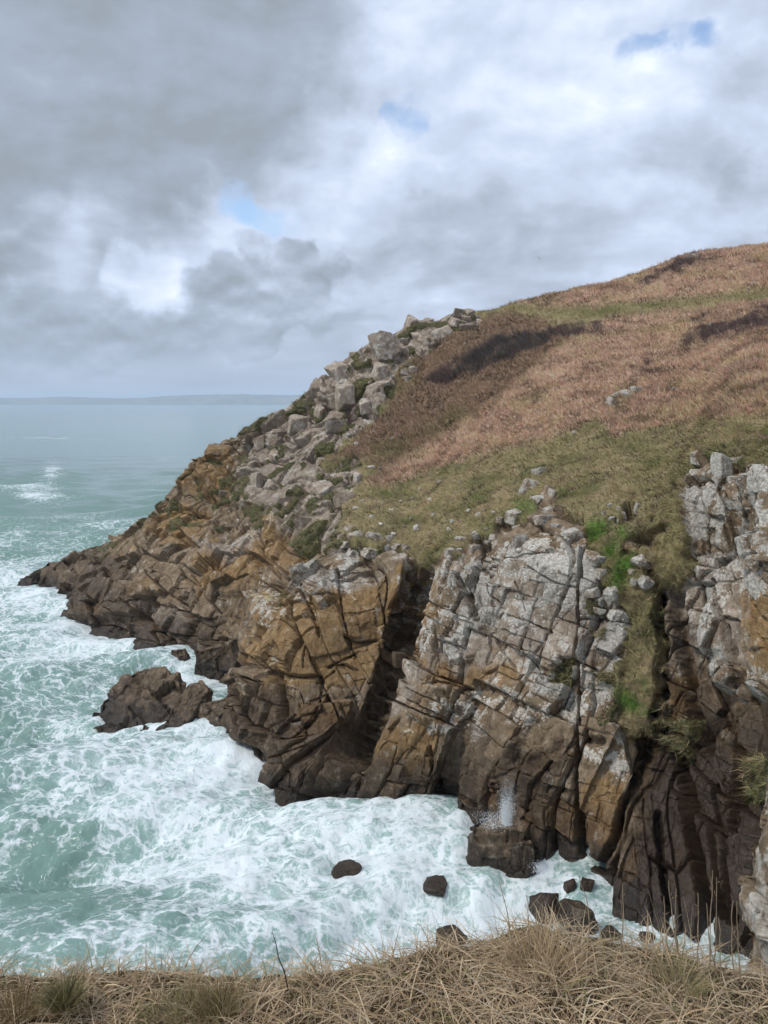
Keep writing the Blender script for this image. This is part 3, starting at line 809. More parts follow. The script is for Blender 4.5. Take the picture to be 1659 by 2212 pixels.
HOLLOW = [(1060, 680), (1100, 670), (1180, 690), (1230, 730), (1150, 800), (1010, 905), (830, 1018), (770, 985), (690, 1000), (770, 950), (850, 860), (860, 790), (960, 725)]
BRUSH = [[(985, 780), (1090, 722), (1190, 715), (1165, 745), (1070, 780), (975, 815)], [(925, 815), (1000, 770), (1000, 800), (950, 830)], [(1470, 735), (1520, 705), (1600, 690), (1690, 650), (1690, 690), (1560, 725), (1480, 750)],
         [(745, 880), (800, 865), (790, 900), (740, 915)], [(1180, 710), (1290, 695), (1300, 715), (1220, 730)], [(1380, 610), (1470, 560), (1500, 550), (1520, 560), (1400, 612)], [(1370, 790), (1410, 775), (1400, 790)], [(1500, 690), (1520, 680), (1510, 700)]]
GREENB = [[(1060, 668), (1110, 658), (1200, 640), (1230, 645), (1200, 662), (1330, 660), (1560, 635), (1700, 612), (1700, 640), (1540, 650), (1350, 672), (1220, 680), (1130, 672)], [(905, 925), (1000, 870), (1020, 890), (930, 950)], [(800, 960), (905, 925), (870, 985), (800, 1000)],
          [(1300, 890), (1340, 840), (1380, 820), (1370, 860), (1320, 900)], [(845, 800), (900, 770), (900, 830), (850, 850)], [(1440, 820), (1475, 818), (1465, 845), (1440, 845)], [(860, 705), (940, 690), (930, 720), (870, 735)]]
BRACKEN = [(1150, 800), (1230, 730), (1290, 690), (1700, 640), (1900, 600), (1900, 860), (1700, 880), (1480, 905), (1330, 940), (1290, 900), (1190, 940), (1090, 965), (960, 1000), (840, 1045), (790, 1045), (830, 1015), (1010, 905)]
BRACKENUP = [(1100, 655), (1250, 620), (1480, 545), (1700, 515), (1900, 480), (1900, 610), (1700, 615), (1560, 633), (1350, 652), (1180, 664)]
LUSH = [[(1250, 1130), (1310, 1105), (1310, 1150), (1260, 1160)], [(1295, 1180), (1340, 1130), (1370, 1150), (1370, 1240), (1320, 1215)], [(1325, 1210), (1350, 1210), (1345, 1290), (1330, 1280)], [(1110, 1080), (1150, 1075), (1150, 1100), (1110, 1100)], [(1340, 1470), (1400, 1470), (1420, 1540), (1330, 1545)]]
c_grass = np.array([0.265, 0.228, 0.108]); c_green = np.array([0.120, 0.130, 0.046]); c_lush = np.array([0.075, 0.175, 0.022])
c_bracken = np.array([0.490, 0.335, 0.235]); c_hollow = np.array([0.250, 0.168, 0.112]); c_brush = np.array([0.135, 0.100, 0.084]); c_brown = np.array([0.330, 0.255, 0.145])
gcol = np.tile(c_grass, (len(base), 1))


def blend(mask, c, k=1.0):
    global gcol
    mk = (mask * k)[:, None]
    gcol = gcol * (1 - mk) + c * mk


pn = np.clip(0.5 + 0.8 * fbm(base * 0.22, 3, 81), 0, 1)
blend(pn, c_brown, 0.7)
blend(np.clip(fbm(base * 0.17, 3, 82) * 1.6, 0, 1), c_green, 0.75)
blend(np.clip(fbm(base * 0.6, 3, 87) * 1.8 - .1, 0, 1), c_brown * 0.55, 0.75)
blend(np.clip(fbm(base * 0.32, 3, 88) * 2.2 - .25, 0, 1), c_brown * 1.1, 0.7)
Z_BR = np.maximum(zmask(BRACKEN, 20), zmask(BRACKENUP, 14))
Z_HOL = zmask(HOLLOW, 24)
zf = fbm(base * 0.5, 3, 86)
Z_BRU = np.zeros_like(rock)
for pl in BRUSH:
    Z_BRU = np.maximum(Z_BRU, zmask(pl, 26) * np.clip(0.75 + 0.9 * zf, 0, 1))
Z_GR = np.zeros_like(rock)
for pl in GREENB:
    Z_GR = np.maximum(Z_GR, zmask(pl, 14))
Z_LU = np.zeros_like(rock)
for pl in LUSH:
    Z_LU = np.maximum(Z_LU, zmask(pl, 26))
blend(Z_HOL, c_hollow, 0.95)
blend(Z_BR, c_bracken, 1.0)
blend(np.clip(fbm(base * np.array([.12, .2, .3]), 4, 83) * 1.5, 0, 1) * Z_BR, c_hollow * 1.1, 0.65)
blend(np.clip(fbm(base * np.array([.10, .16, .3]), 4, 84) * 1.6, 0, 1) * Z_BR, c_brown * 1.35, 0.6)
blend(Z_GR * (0.6 + 0.4 * pn), np.array([0.185, 0.165, 0.070]), 0.55)
blend(Z_LU * np.clip(0.6 + 1.3 * fbm(base * 0.5, 3, 85), 0, 1), c_lush, 0.85)
blend(Z_BRU, c_brush, 0.95)

tint = 0.55 * hf(id1, 31) + 0.3 * hf(id2, 32) + 0.15 * vnoise(base * 0.6, 91)
nl = (nrm[:, 2] * 0.5 + 0.25 * vnoise(base * 0.25, 92))
A_ROCK = {
    'lichen': np.clip(Z_LICHEN * (0.54 + 0.6 * (hf(id1, 33) - 0.5) - 0.3 * (hf(id2, 36) < 0.25)) + 0.40 * Z_LIGHTL + 0.30 * Z_PINK * hf(id1, 34) + 0.10 * hf(id2, 39), 0, 1),
    'ochre': np.clip(Z_OCHRE * (0.50 + 0.5 * hf(id1, 35)) + 0.45 * (hf(id1, 41) < 0.22) * hf(id2, 42) + 0.16 * hf(id2, 37) + 0.08, 0, 1),
    'dark': np.clip(Z_DARK * 0.80 + 0.5 * Z_SHADE, 0, 1.3),
    'tint': tint, 'moss': np.clip(moss * 1.1 + 0.95 * (1 - rock), 0, 1), 'yellow': np.clip(Z_YELLOW * 0.60, 0, 1), 'pink': Z_PINK * (0.55 + 0.5 * hf(id2, 38)),
}

# ---- faces: turf in one sheet, rock in its blocks
ii, jj = np.meshgrid(np.arange(NC - 1), np.arange(NR - 1), indexing='ij')
v00 = (ii * NR + jj).ravel()
QUADS = np.stack([v00, v00 + 1, v00 + NR + 1, v00 + NR], 1)
fn = np.cross(land[QUADS[:, 1]] - land[QUADS[:, 0]], land[QUADS[:, 3]] - land[QUADS[:, 0]])
if (fn * nrm[QUADS[:, 0]]).sum() < 0:
    QUADS = QUADS[:, ::-1].copy()
fr = rock[QUADS].mean(1) > 0.5


def submesh(name, fsel, attrs, smooth=True):
    q_ = QUADS[fsel]
    uq, inv = np.unique(q_.ravel(), return_inverse=True)
    return make_mesh(name, land[uq], inv.reshape(-1, 4), {k: a[uq] for k, a in attrs.items()}, smooth)


hill = add('hillside', submesh('hillside', np.where(~fr)[0], {'col': gcol}), M_SOIL, kind='structure',
           label='steep heath slope of the headland above the sea cliff')
cliff = add('sea_cliff', None, kind='structure', label='jointed sea cliff of brown and pale lichened rock under the heath')
rf = np.where(fr)[0]
fid = id1[QUADS[rf, 0]]
fu, fv = U[QUADS[rf]], V[QUADS[rf]]
farea = np.abs((fu[:, 2] - fu[:, 0]) * (fv[:, 3] - fv[:, 1]) - (fu[:, 3] - fu[:, 1]) * (fv[:, 2] - fv[:, 0])) / 2
farea[BACK[QUADS[rf, 0]] | (fu[:, 0] < 0) | (fu[:, 0] > 1659)] = 0
ids, inv = np.unique(fid, return_inverse=True)
area = np.bincount(inv, farea)
order = np.argsort(-area)
keep = set(order[:300].tolist())
srt = np.argsort(inv, kind='stable')
bounds = np.searchsorted(inv[srt], np.arange(len(ids) + 1))
for k in order[:300]:
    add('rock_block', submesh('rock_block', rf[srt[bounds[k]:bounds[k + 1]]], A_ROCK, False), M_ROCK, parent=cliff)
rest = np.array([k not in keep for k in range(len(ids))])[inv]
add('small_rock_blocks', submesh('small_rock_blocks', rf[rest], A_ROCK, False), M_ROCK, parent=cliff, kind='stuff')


# ------------------------------------------------------------------ sea
def sea_material():
    m, T = newmat('foaming_sea')
    pos = T.n('ShaderNodeNewGeometry').outputs['Position']
    fo = attr(T, 'foam')
    cal = attr(T, 'calm')
    p = T.vmath('MULTIPLY', pos, (1, 1, 0))
    w1 = T.vmath('SUBTRACT', T.noise(p, 0.16, 4, 0.6, col=True), (0.5, 0.5, 0.5))
    w2 = T.vmath('SUBTRACT', T.noise(p, 0.9, 4, 0.6, col=True), (0.5, 0.5, 0.5))
    sc = lambda v, s: T.n('ShaderNodeVectorMath', {'operation': 'SCALE'}, _0=v, Scale=s).outputs[0]
    pw = T.vmath('ADD', p, T.vmath('ADD', sc(w1, 5.5), sc(w2, 1.3)))
    pw = T.vmath('MULTIPLY', pw, (0.75, 1.0, 1.0))

    def web(scale, width, jit):
        v = T.n('ShaderNodeTexVoronoi', {'feature': 'DISTANCE_TO_EDGE'}, Vector=pw, Scale=scale, Randomness=jit)
        return v.outputs['Distance']
    r1 = T.noise(pw, 0.28, 6, 0.62, 0.6)
    r2 = T.noise(pw, 0.85, 5, 0.6, 0.9)
    r3 = T.noise(pw, 2.6, 4, 0.6, 0.6)
    ridge = lambda n_, k: T.math('SUBTRACT', 1.0, T.math('MULTIPLY', T.math('ABSOLUTE', T.math('SUBTRACT', n_, 0.5)), k))
    lace = T.math('MAXIMUM', ridge(r1, 9.0), T.math('MAXIMUM', T.math('MULTIPLY', ridge(r2, 7.5), 0.95), T.math('MULTIPLY', ridge(r3, 6.0), 0.75)))
    cell = T.sstep(web(0.55, 0.1, 1.0), 0.16, 0.0)
    cell2 = T.sstep(web(1.5, 0.1, 1.0), 0.2, 0.0)
    patch = T.math('ADD', T.math('MULTIPLY', T.noise(p, 0.055, 5, 0.6, 0.4), 1.0), T.math('MULTIPLY', r1, 0.55))
    body = T.math('ADD', fo, T.math('MULTIPLY', T.math('SUBTRACT', patch, 0.78), 1.5))
    pat = T.math('ADD', T.math('MULTIPLY', lace, 0.50), T.math('ADD', T.math('MULTIPLY', cell, 0.26), T.math('MULTIPLY', cell2, 0.16)))
    x = T.math('ADD', T.math('MULTIPLY', body, 0.95), T.math('MULTIPLY', T.math('SUBTRACT', pat, 0.55), 1.45))
    foam = T.sstep(x, 0.22, 0.94)
    milk = T.sstep(body, 0.15, 1.05)
    # water: green where shallow and aerated, greyer far out
    deep = T.mix(T.noise(p, 0.02, 3, 0.5), (0.128, 0.218, 0.190), (0.195, 0.310, 0.265))
    wat = T.mix(T.math('MULTIPLY', milk, 0.75), deep, (0.42, 0.58, 0.54))
    wat = T.mix(cal, wat, (0.205, 0.305, 0.300))
    col = T.mix(T.math('MULTIPLY', foam, 0.93), wat, T.mix(r3, (0.66, 0.73, 0.75), (0.86, 0.89, 0.90)))
    rough = T.math('ADD', 0.16, T.math('MULTIPLY', foam, 0.7))
    h = T.math('ADD', T.math('MULTIPLY', T.noise(p, 0.8, 3, 0.6), 0.5), T.math('MULTIPLY', T.noise(p, 3.0, 3, 0.6), 0.30))
    bump = T.n('ShaderNodeBump', None, Strength=0.45, Distance=0.4, Height=h)
    b = T.n('ShaderNodeBsdfPrincipled', None, Base__Color=col, Roughness=rough, Normal=bump.outputs[0])
    b.inputs['IOR'].default_value = 1.33
    T.n('ShaderNodeOutputMaterial', None, Surface=b.outputs[0])
    return m


SHORE = [S(*pr[0][:2])[:2] for pr in PROFILES]
ISLETS = [S(300, 1560)[:2], S(440, 1560)[:2], S(540, 1600)[:2], S(630, 1700)[:2], S(1060, 1840)[:2], S(1250, 1960)[:2], S(940, 1920)[:2], S(752, 1886)[:2], S(1180, 1975)[:2]]
FOAMMAP = [  # (u, v, ru, rv, amount)
    (1250, 1960, 320, 140, .42), (1050, 1900, 260, 120, .28), (950, 2020, 220, 90, .30), (700, 1800, 260, 120, .24), (450, 1750, 300, 150, .22), (520, 1850, 300, 200, .20), (330, 1640, 260, 90, .26),
    (60, 1640, 120, 100, -.12), (90, 1950, 150, 130, -.26), (60, 1800, 150, 100, -.18), (240, 2010, 140, 50, -.2), (110, 1470, 200, 60, .12), (130, 1400, 220, 60, .18), (60, 1300, 160, 60, .30), (130, 1190, 190, 45, .20), (40, 1180, 130, 60, .12),
    (260, 1130, 130, 30, .30), (60, 1110, 120, 35, .02), (330, 1390, 120, 25, .3), (440, 1460, 70, 18, .3), (85, 1072, 48, 14, 1.0), (60, 1052, 70, 6, .9), (112, 1020, 26, 24, .9), (200, 948, 200, 4, .40), (80, 945, 90, 3, .5), (560, 950, 110, 3, .4), (380, 990, 120, 6, .25), (30, 985, 60, 4, .25),
    (240, 1075, 200, 10, .14), (210, 1040, 260, 20, .06), (300, 2080, 500, 60, .18), (820, 1860, 90, 40, -.15), (640, 1920, 150, 60, .1), (250, 1850, 120, 60, .12)]


def build_sea():
    ys = [18.0]
    while ys[-1] < 60000:
        y = ys[-1]
        ys.append(y + max(0.24, y * y / 35.0 * 1.25 / 774) if y < 2500 else y * 1.12)
    ys = np.array(ys)
    tx = np.linspace(-0.66, 0.30, 470)
    tx = np.concatenate([[-3.2, -2.2, -1.5, -1.1, -0.8], tx, [0.42, 0.6, 0.9, 1.3, 2.0, 3.2]])
    X = tx[:, None] * ys[None, :]
    Y = np.broadcast_to(ys[None, :], X.shape)
    x, y = X.ravel().astype(np.float64), Y.ravel().astype(np.float64)
    p0 = np.stack([x, y, 0 * x], 1)
    u, v = proj(p0)
    # distance to the rocks
    d = np.full(len(x), 1e9)
    for a, b in zip(SHORE[:-1], SHORE[1:]):
        d = np.minimum(d, seg_dist(x, y, [tuple(a), tuple(b)]))
    for c in ISLETS:
        d = np.minimum(d, np.maximum(np.hypot(x - c[0], y - c[1]) - 3.0, 0))
    foam = 0.14 + 0.09 * np.clip((130 - y) / 40, 0, 1) + 0.34 * np.exp(-d / 5.5) + 0.17 * np.exp(-d / 28.0)
    for (a, b, ru, rv, w) in FOAMMAP:
        foam += w * np.exp(-((u - a) / ru) ** 2 - ((v - b) / rv) ** 2)
    cut = np.clip((y - 170) / 90, 0, 1)
    base_far = 0.0
    foam = foam - 0.36 * cut * (1 - np.exp(-d / 40.0)) - 0.13 * np.clip((y - 400) / 800, 0, 1)
    foam = np.clip(foam * 0.92, -0.6, 0.76)
    # waves: swell plus chop, damped far away where the mesh is coarse
    z = np.zeros(len(x)); sx = np.zeros(len(x)); sy = np.zeros(len(x))
    rg = np.random.default_rng(5)
    for k in range(26):
        lam = 1.6 * (1.28 ** (k % 13)) * rg.uniform(0.9, 1.1)
        th = math.radians(-62 + rg.normal(0, 30))
        kx, ky = math.cos(th) * 2 * math.pi / lam, math.sin(th) * 2 * math.pi / lam
        amp = 0.0105 * lam ** 1.06 * rg.uniform(0.6, 1.2)
        ph = kx * x + ky * y + rg.uniform(0, 7) + 1.6 * vnoise(p0 / (lam * 3.1), 200 + k)
        dm = np.clip(1.4 - np.maximum(0.24, y * y / 35 * 1.25 / 774) * 3.0 / lam, 0, 1)
        z += amp * dm * np.sin(ph)
        sx -= 0.55 * amp * dm * math.cos(th) * np.cos(ph)
        sy -= 0.55 * amp * dm * math.sin(th) * np.cos(ph)
    near = np.exp(-d / 5.0)
    z = z * 1.7 + 0.35 * near * np.clip(fbm(p0 * 0.22, 3, 300) + 0.25, -0.2, 1.2) + 0.10 * fbm(p0 * 0.9, 3, 310) * np.clip(1.5 - y / 120, 0, 1)
    verts = np.stack([x + sx, y + sy, z], 1)
    nx, ny = X.shape
    i, j = np.meshgrid(np.arange(nx - 1), np.arange(ny - 1), indexing='ij')
    a = (i * ny + j).ravel()
    faces = np.stack([a, a + ny, a + ny + 1, a + 1], 1)
    calm = np.clip((y - 150) / 900, 0, 1)
    me = make_mesh('sea', verts, faces, {'foam': foam, 'calm': calm})
    return add('sea', me, sea_material(), kind='structure', label='green foaming sea breaking against the foot of the cliff')


sea = build_sea()


# ------------------------------------------------------------------ finding spots on the land
LU, LV = proj(land)
_vis = np.where(~BACK & (TT > 0.6))[0]


def spot(u, v):
    """index of the land vertex seen at a point of the frame (the nearest one wins)"""
    d = (LU[_vis] - u) ** 2 + (LV[_vis] - v) ** 2
    near = _vis[d < max(16.0, d.min() * 1.2 + 1)]
    return near[np.argmin(land[near, 1])]


# ------------------------------------------------------------------ boulders
def ico(sub):
    bm = bmesh.new()
    bmesh.ops.create_icosphere(bm, subdivisions=sub, radius=1.0)
    bm.verts.ensure_lookup_table()
    v = np.array([x.co for x in bm.verts])
    f = np.array([[x.index for x in fc.verts] for fc in bm.faces])
    bm.free()
    return v, f


ICO4, ICO3 = ico(4), ico(3)


def boulder_mesh(seed, style, dims=(1, 1, 1), planes=6, sub=ICO4, rough=0.016, boxy=0.55, hmin=0.66, soft=70.0, smooth=False):
    """an angular stone: a ball cut by planes, edges knocked off, surface pitted"""
    rg = np.random.default_rng(seed)
    d, f = sub
    n = rg.normal(size=(planes, 3))
    n /= np.linalg.norm(n, axis=1, keepdims=True)
    h = rg.uniform(hmin, 0.98, planes)
    ax = np.array([[1, 0, 0], [-1, 0, 0], [0, 1, 0], [0, -1, 0], [0, 0, 1], [0, 0, -1]], float) + rg.normal(0, 0.17, (6, 3))
    ax /= np.linalg.norm(ax, axis=1, keepdims=True)
    n = np.concatenate([n, ax]); h = np.concatenate([h, rg.uniform(0.60, 0.80, 6) / boxy * 0.5])
    c = d @ n.T
    r = np.where(c > 0.05, h[None] / np.maximum(c, 0.05), 9)
    k = soft
    r = -np.log(np.exp(-k * np.minimum(r, 3)).sum(1)) / k            # soft minimum: worn edges
    r = r + rough * fbm(d * 2.2 + seed, 4, seed) * 1.6
    v = d * r[:, None] * np.array(dims)
    one = np.ones(len(v))
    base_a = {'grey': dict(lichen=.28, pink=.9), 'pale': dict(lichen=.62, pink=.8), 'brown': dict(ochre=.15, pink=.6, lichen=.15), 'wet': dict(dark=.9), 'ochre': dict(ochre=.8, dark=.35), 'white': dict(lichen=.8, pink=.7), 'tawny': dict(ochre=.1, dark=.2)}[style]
    at = {k_: one * base_a.get(k_, 0.05 if k_ == 'lichen' else 0.0) for k_ in ROCK_ATTR}
    at['tint'] = one * rg.uniform(0.15, 0.95) + 0.1 * vnoise(d * 3, seed)
    return make_mesh('boulder', v, f, at, smooth)


POOL = {s: [boulder_mesh(100 * i + k, s, (rg_a, rg_b, rg_c)) for k, (rg_a, rg_b, rg_c) in enumerate([(1, .8, .9), (.8, .9, 1.15), (1.2, .9, .7), (.9, .8, .8), (1, 1, .6), (.7, .8, 1.3), (1.1, .7, .8)])]
        for i, s in enumerate(('grey', 'pale', 'wet', 'brown'))}
POOL['loose'] = [boulder_mesh(900 + k, 'pale', (1, random.uniform(.6, .9), random.uniform(.5, .9)), planes=11, sub=ICO3, rough=.05, boxy=.42) for k in range(9)]
POOL['grey'] += [boulder_mesh(800 + k, 'grey', (1, .9, .9), planes=9, rough=.04, boxy=.45) for k in range(4)]
POOL['pale'] += [boulder_mesh(820 + k, 'pale', (1, .8, .8), planes=10, rough=.05, boxy=.43) for k in range(5)]
for s_ in POOL:
    for me_ in POOL[s_]:
        me_.materials.append(M_ROCK)


def set_block(name, style, p, size, parent=None, sink=0.25, tilt=0.35, yaw=None, sc=None, **kw):
    """a stone from the pool, bedded into the ground at p"""
    me = random.choice(POOL[style])
    o = add(name, me, None, parent=parent, **kw)
    rz = random.uniform(0, 6.28) if yaw is None else yaw + random.gauss(0, .25)
    o.rotation_euler = Euler((random.gauss(0, tilt * .6), random.gauss(0, tilt * .6), rz))
    s = sc or (random.uniform(.85, 1.2), random.uniform(.85, 1.2), random.uniform(.8, 1.15))
    o.scale = [size * k for k in s]
    o.location = Vector(p) + Vector((0, 0, size * (0.5 - sink) - size * .15))
    if parent is not None:
        o.location = o.location - parent.location
    return o


def in_poly(pl):
    return np.where((poly_sd(LU, LV, pl, 5.0) < 0) & ~BACK & (TT > 0.9))[0]


OUTCROPS = [
    ('rock_outcrop', 'tall grey crag of stacked blocks, steepest step of the skyline ridge', [(722, 800), (765, 752), (850, 706), (862, 745), (846, 800), (842, 862), (812, 888), (765, 862), (728, 852)], 22, (26, 50), 'grey'),
    ('rock_outcrop', 'jagged grey crag on the skyline between the summit crag and the tall crag', [(862, 700), (900, 680), (938, 690), (935, 722), (870, 742)], 12, (18, 30), 'grey'),
    ('rock_outcrop', 'highest domed grey crag, where the heath meets the skyline', [(945, 700), (985, 668), (1030, 672), (1040, 695), (1000, 722), (950, 722)], 14, (17, 30), 'grey'),
    ('rock_outcrop', 'broken grey blocks stepping down the ridge below the tall crag', [(615, 892), (660, 858), (715, 845), (745, 880), (730, 950), (690, 1000), (640, 1000), (600, 940)], 14, (18, 38), 'grey'),
    ('rock_outcrop', 'white stacked blocks standing out of the turf above the straight vertical crack', [(1166, 1062), (1192, 1058), (1212, 1098), (1248, 1112), (1240, 1168), (1175, 1170), (1150, 1130)], 24, (16, 32), 'pale'),
    ('rock_outcrop', 'white rubble of blocks at the cliff edge beside the stacked white blocks', [(1062, 1130), (1100, 1105), (1140, 1118), (1130, 1165), (1070, 1175)], 16, (14, 26), 'pale'),
    ('rock_outcrop', 'slanting white slabs in the green slope above the stacked white blocks', [(1108, 1058), (1165, 1005), (1180, 1010), (1150, 1050), (1118, 1072)], 9, (14, 26), 'white_'),
    ('rock_outcrop', 'leaning pale slab in the bracken beside a green hummock', [(1316, 876), (1350, 842), (1382, 828), (1372, 850), (1330, 882)], 8, (12, 24), 'pale'),
    ('rock_outcrop', 'small grey crag alone in the dark hollow under the ridge', [(868, 815), (872, 790), (896, 782), (898, 800), (884, 818)], 8, (10, 20), 'grey'),
    ('rock_outcrop', 'little outcrop breaking the heath skyline near the hilltop', [(1475, 560), (1495, 551), (1508, 556), (1490, 566)], 5, (8, 13), 'grey'),
    ('rock_outcrop', 'row of narrow white rock teeth in the turf beside the bright green moss', [(1297, 1120), (1312, 1092), (1340, 1092), (1376, 1095), (1372, 1118), (1320, 1135)], 16, (8, 15), 'pale'),
    ('rock_outcrop', 'broken white crest on top of the white crag by the grassy gully', [(1498, 990), (1530, 972), (1560, 985), (1620, 990), (1659, 1000), (1659, 1030), (1560, 1035), (1500, 1030)], 22, (14, 30), 'pale'),
    ('rock_outcrop', 'grey boulder ledge crossing the turf just below the dark hollow', [(700, 985), (770, 985), (785, 1030), (745, 1075), (690, 1050)], 12, (14, 30), 'grey'),
    ('rock_outcrop', 'pale boulders bedded in the turf along the top of the ochre buttress', [(735, 1150), (800, 1155), (868, 1160), (890, 1185), (870, 1205), (760, 1190)], 22, (14, 28), 'pale'),
    ('rock_outcrop', 'pale blocks ringing the turf lip over the dark cleft', [(955, 1195), (985, 1165), (1040, 1150), (1060, 1175), (1000, 1190)], 12, (12, 24), 'pale'),
    ('rock_outcrop', 'white lichened stack between the grassy gully and the vertical crack', [(1290, 1200), (1305, 1235), (1335, 1290), (1350, 1330), (1300, 1330), (1272, 1260)], 14, (18, 36), 'pale'),
    ('rock_outcrop', 'dark wedged blocks choking the deep cleft beside the ochre buttress', [(885, 1240), (925, 1225), (885, 1370), (870, 1440), (820, 1545), (785, 1560), (830, 1450), (868, 1340)], 60, (14, 30), 'wet'),
    ('rock_outcrop', 'field of broken pale ledges between the seaward ledges and the turf', [(470, 1030), (600, 910), (690, 1010), (760, 1060), (735, 1130), (650, 1185), (570, 1150), (480, 1110)], 14, (12, 30), 'brown'),
    ('rock_outcrop', 'rounded white boulder group in the middle of the grassy gully', [(1365, 1225), (1385, 1205), (1400, 1240), (1395, 1268), (1370, 1262)], 6, (16, 28), 'pale'),
]
for nm, lab, pl, n, (s0, s1), st in OUTCROPS:
    st = 'pale' if st == 'white_' else st
    idx = in_poly(pl)
    if not len(idx):
        continue
    w = LV[idx]
    root = add(nm, None, label=lab, cat='rock', loc=land[idx[np.argmin(land[idx, 1])]])
    chosen = []
    tries = 0
    n = max(4, int(n * .5)); s0 *= 1.35; s1 *= 1.7
    while len(chosen) < n and tries < n * 30:
        tries += 1
        k = random.choice(idx)
        sz = random.uniform(s0, s1)
        if all((LU[k] - a) ** 2 + (LV[k] - b) ** 2 > (0.40 * (sz + c)) ** 2 for a, b, c in chosen):
            chosen.append((LU[k], LV[k], sz))
            m = sz * land[k, 1] / FOC * 0.62
            tall = (random.uniform(.5, .7), random.uniform(.5, .7), random.uniform(1.1, 1.5)) if 'teeth' in lab else None
            set_block('rock_block', st, land[k] + nrm[k] * 0.05 * m, m, parent=root, sink=0.66 if st == 'grey' else 0.60, tilt=0.22, yaw=0.45, sc=tall)
# the leaning pinnacle beside the tall crag
PIN = [P(714, 842, 136.5), P(738, 842, 136.5), P(716, 842, 139), P(740, 842, 139), P(719, 805, 137), P(735, 808, 137), P(721, 800, 138.5), P(735, 803, 138.5), P(722, 781, 137.4), P(731, 785, 137.4), P(726, 778, 138)]

# loose stones in the slope; in each row they are counted from the ridge side (left to right)
STONES = {
    '{} pale stone from the left, upper row in turf under the bracken': [(949, 1040, 16), (992, 1042, 7), (905, 1055, 8), (893, 1075, 9), (865, 1080, 7), (826, 1085, 6), (780, 1080, 8), (1045, 1100, 8)],
    '{} pale stone from the left, middle row in turf above the ochre buttress': [(765, 1095, 11), (800, 1115, 9), (845, 1100, 10), (885, 1120, 8), (935, 1110, 10), (925, 1080, 8), (985, 1060, 8), (1010, 1100, 10)],
    '{} pale stone from the left, lowest row in turf over the cleft': [(820, 1130, 9), (850, 1150, 13), (870, 1135, 9), (900, 1140, 14), (975, 1125, 13), (968, 1140, 9), (1000, 1135, 9)],
    '{} small white stone from the left in the dark hollow': [(897, 887, 7), (942, 875, 6), (845, 945, 9), (805, 930, 7), (768, 955, 12), (755, 940, 8), (800, 1008, 11), (820, 1010, 9), (862, 940, 6), (840, 925, 5), (1012, 770, 6), (1003, 740, 6)],
    '{} stone from the left showing through the bracken slope': [(1462, 690, 7), (1530, 700, 8), (1236, 935, 11), (1225, 960, 6), (1455, 838, 9), (1615, 622, 6), (1590, 700, 7)],
    '{} white stone from the left on the lip beside the stacked blocks': [(1065, 1105, 11), (1030, 1110, 9), (1020, 1150, 12), (1048, 1140, 9), (1095, 1175, 12), (1120, 1188, 14), (1125, 1165, 8)],
}
ORDINAL = 'first second third fourth fifth sixth seventh eighth ninth tenth eleventh twelfth'.split()
for lab, lst in STONES.items():
    for r_, (u_, v_, s_) in enumerate(sorted(lst)):
        k = spot(u_, v_)
        set_block('stone', 'loose', land[k], s_ * land[k, 1] / FOC * 0.75, sink=.3, label=lab.format(ORDINAL[r_]), cat='stone', group='loose pale stones in the slope')

# ------------------------------------------------------------------ rocks standing in the sea
def hull_rock(name, pts, style, label, seed=0, group=None, amp=0.35, fine=34, cap=4500):
    """a rock with measured corners: hull of the corners, finely divided, jointed and pitted"""
    pts = np.array(pts, float)
    bm = bmesh.new()
    for p in pts:
        bm.verts.new(p)
    r = bmesh.ops.convex_hull(bm, input=bm.verts)
    bmesh.ops.delete(bm, geom=[x for x in bm.verts if not x.link_faces], context='VERTS')
    bmesh.ops.triangulate(bm, faces=bm.faces)
    size = np.ptp(pts, axis=0).max()
    for _ in range(9):
        lim = size / fine
        es = [e for e in bm.edges if e.calc_length() > lim]
        if not es or len(bm.verts) > cap:
            break
        bmesh.ops.subdivide_edges(bm, edges=es, cuts=1, use_grid_fill=False)
        bmesh.ops.triangulate(bm, faces=[f for f in bm.faces if len(f.verts) > 3])
    bm.normal_update()
    v = np.array([x.co for x in bm.verts]); n = np.array([x.normal for x in bm.verts])
    bm.verts.index_update()
    f = np.array([[x.index for x in fc.verts] for fc in bm.faces])
    bm.free()
    S_ = np.tile(np.array([[1.0, .9, .8]]) * size * 0.30, (len(v), 1))
    i1, e1_, r1_, o1_ = jointed(turned(v, seed * .7, .4), S_, 60 + seed, (2, 0, 1))
    i2, e2_, r2_, o2_ = jointed(turned(v, seed * .9, -.2), S_ * .4, 70 + seed, (0, 2, 1))
    d_ = blocks(i1, e1_, r1_, S_, size * .022, .16, size * .010, size * .03, 2, o1_) + .6 * blocks(i2, e2_, r2_, S_ * .4, size * .008, .2, size * .006, size * .008, 2, o2_) + size * 0.02 * fbm(v / size * 5, 4, seed)
    v = v + n * (d_ * amp / 0.35)[:, None]
    one = np.ones(len(v))
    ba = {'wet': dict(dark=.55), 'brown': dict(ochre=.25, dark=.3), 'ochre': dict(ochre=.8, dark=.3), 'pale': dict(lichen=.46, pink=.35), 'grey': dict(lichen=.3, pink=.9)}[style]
    at = {k_: one * ba.get(k_, 0.0) for k_ in ROCK_ATTR}
    at['tint'] = .55 * hf(i1, 31) + .3 * hf(i2, 32) + .1
    c = v.mean(0); c[2] = v[:, 2].min()
    me = make_mesh(name, v - c, f, at, False)
    return add(name, me, M_ROCK, label=label, cat='rock', group=group, loc=c)


hull_rock('rock_pinnacle', PIN, 'grey', 'thin leaning rock finger standing off the edge of the tall grey crag', 77, None, .25)


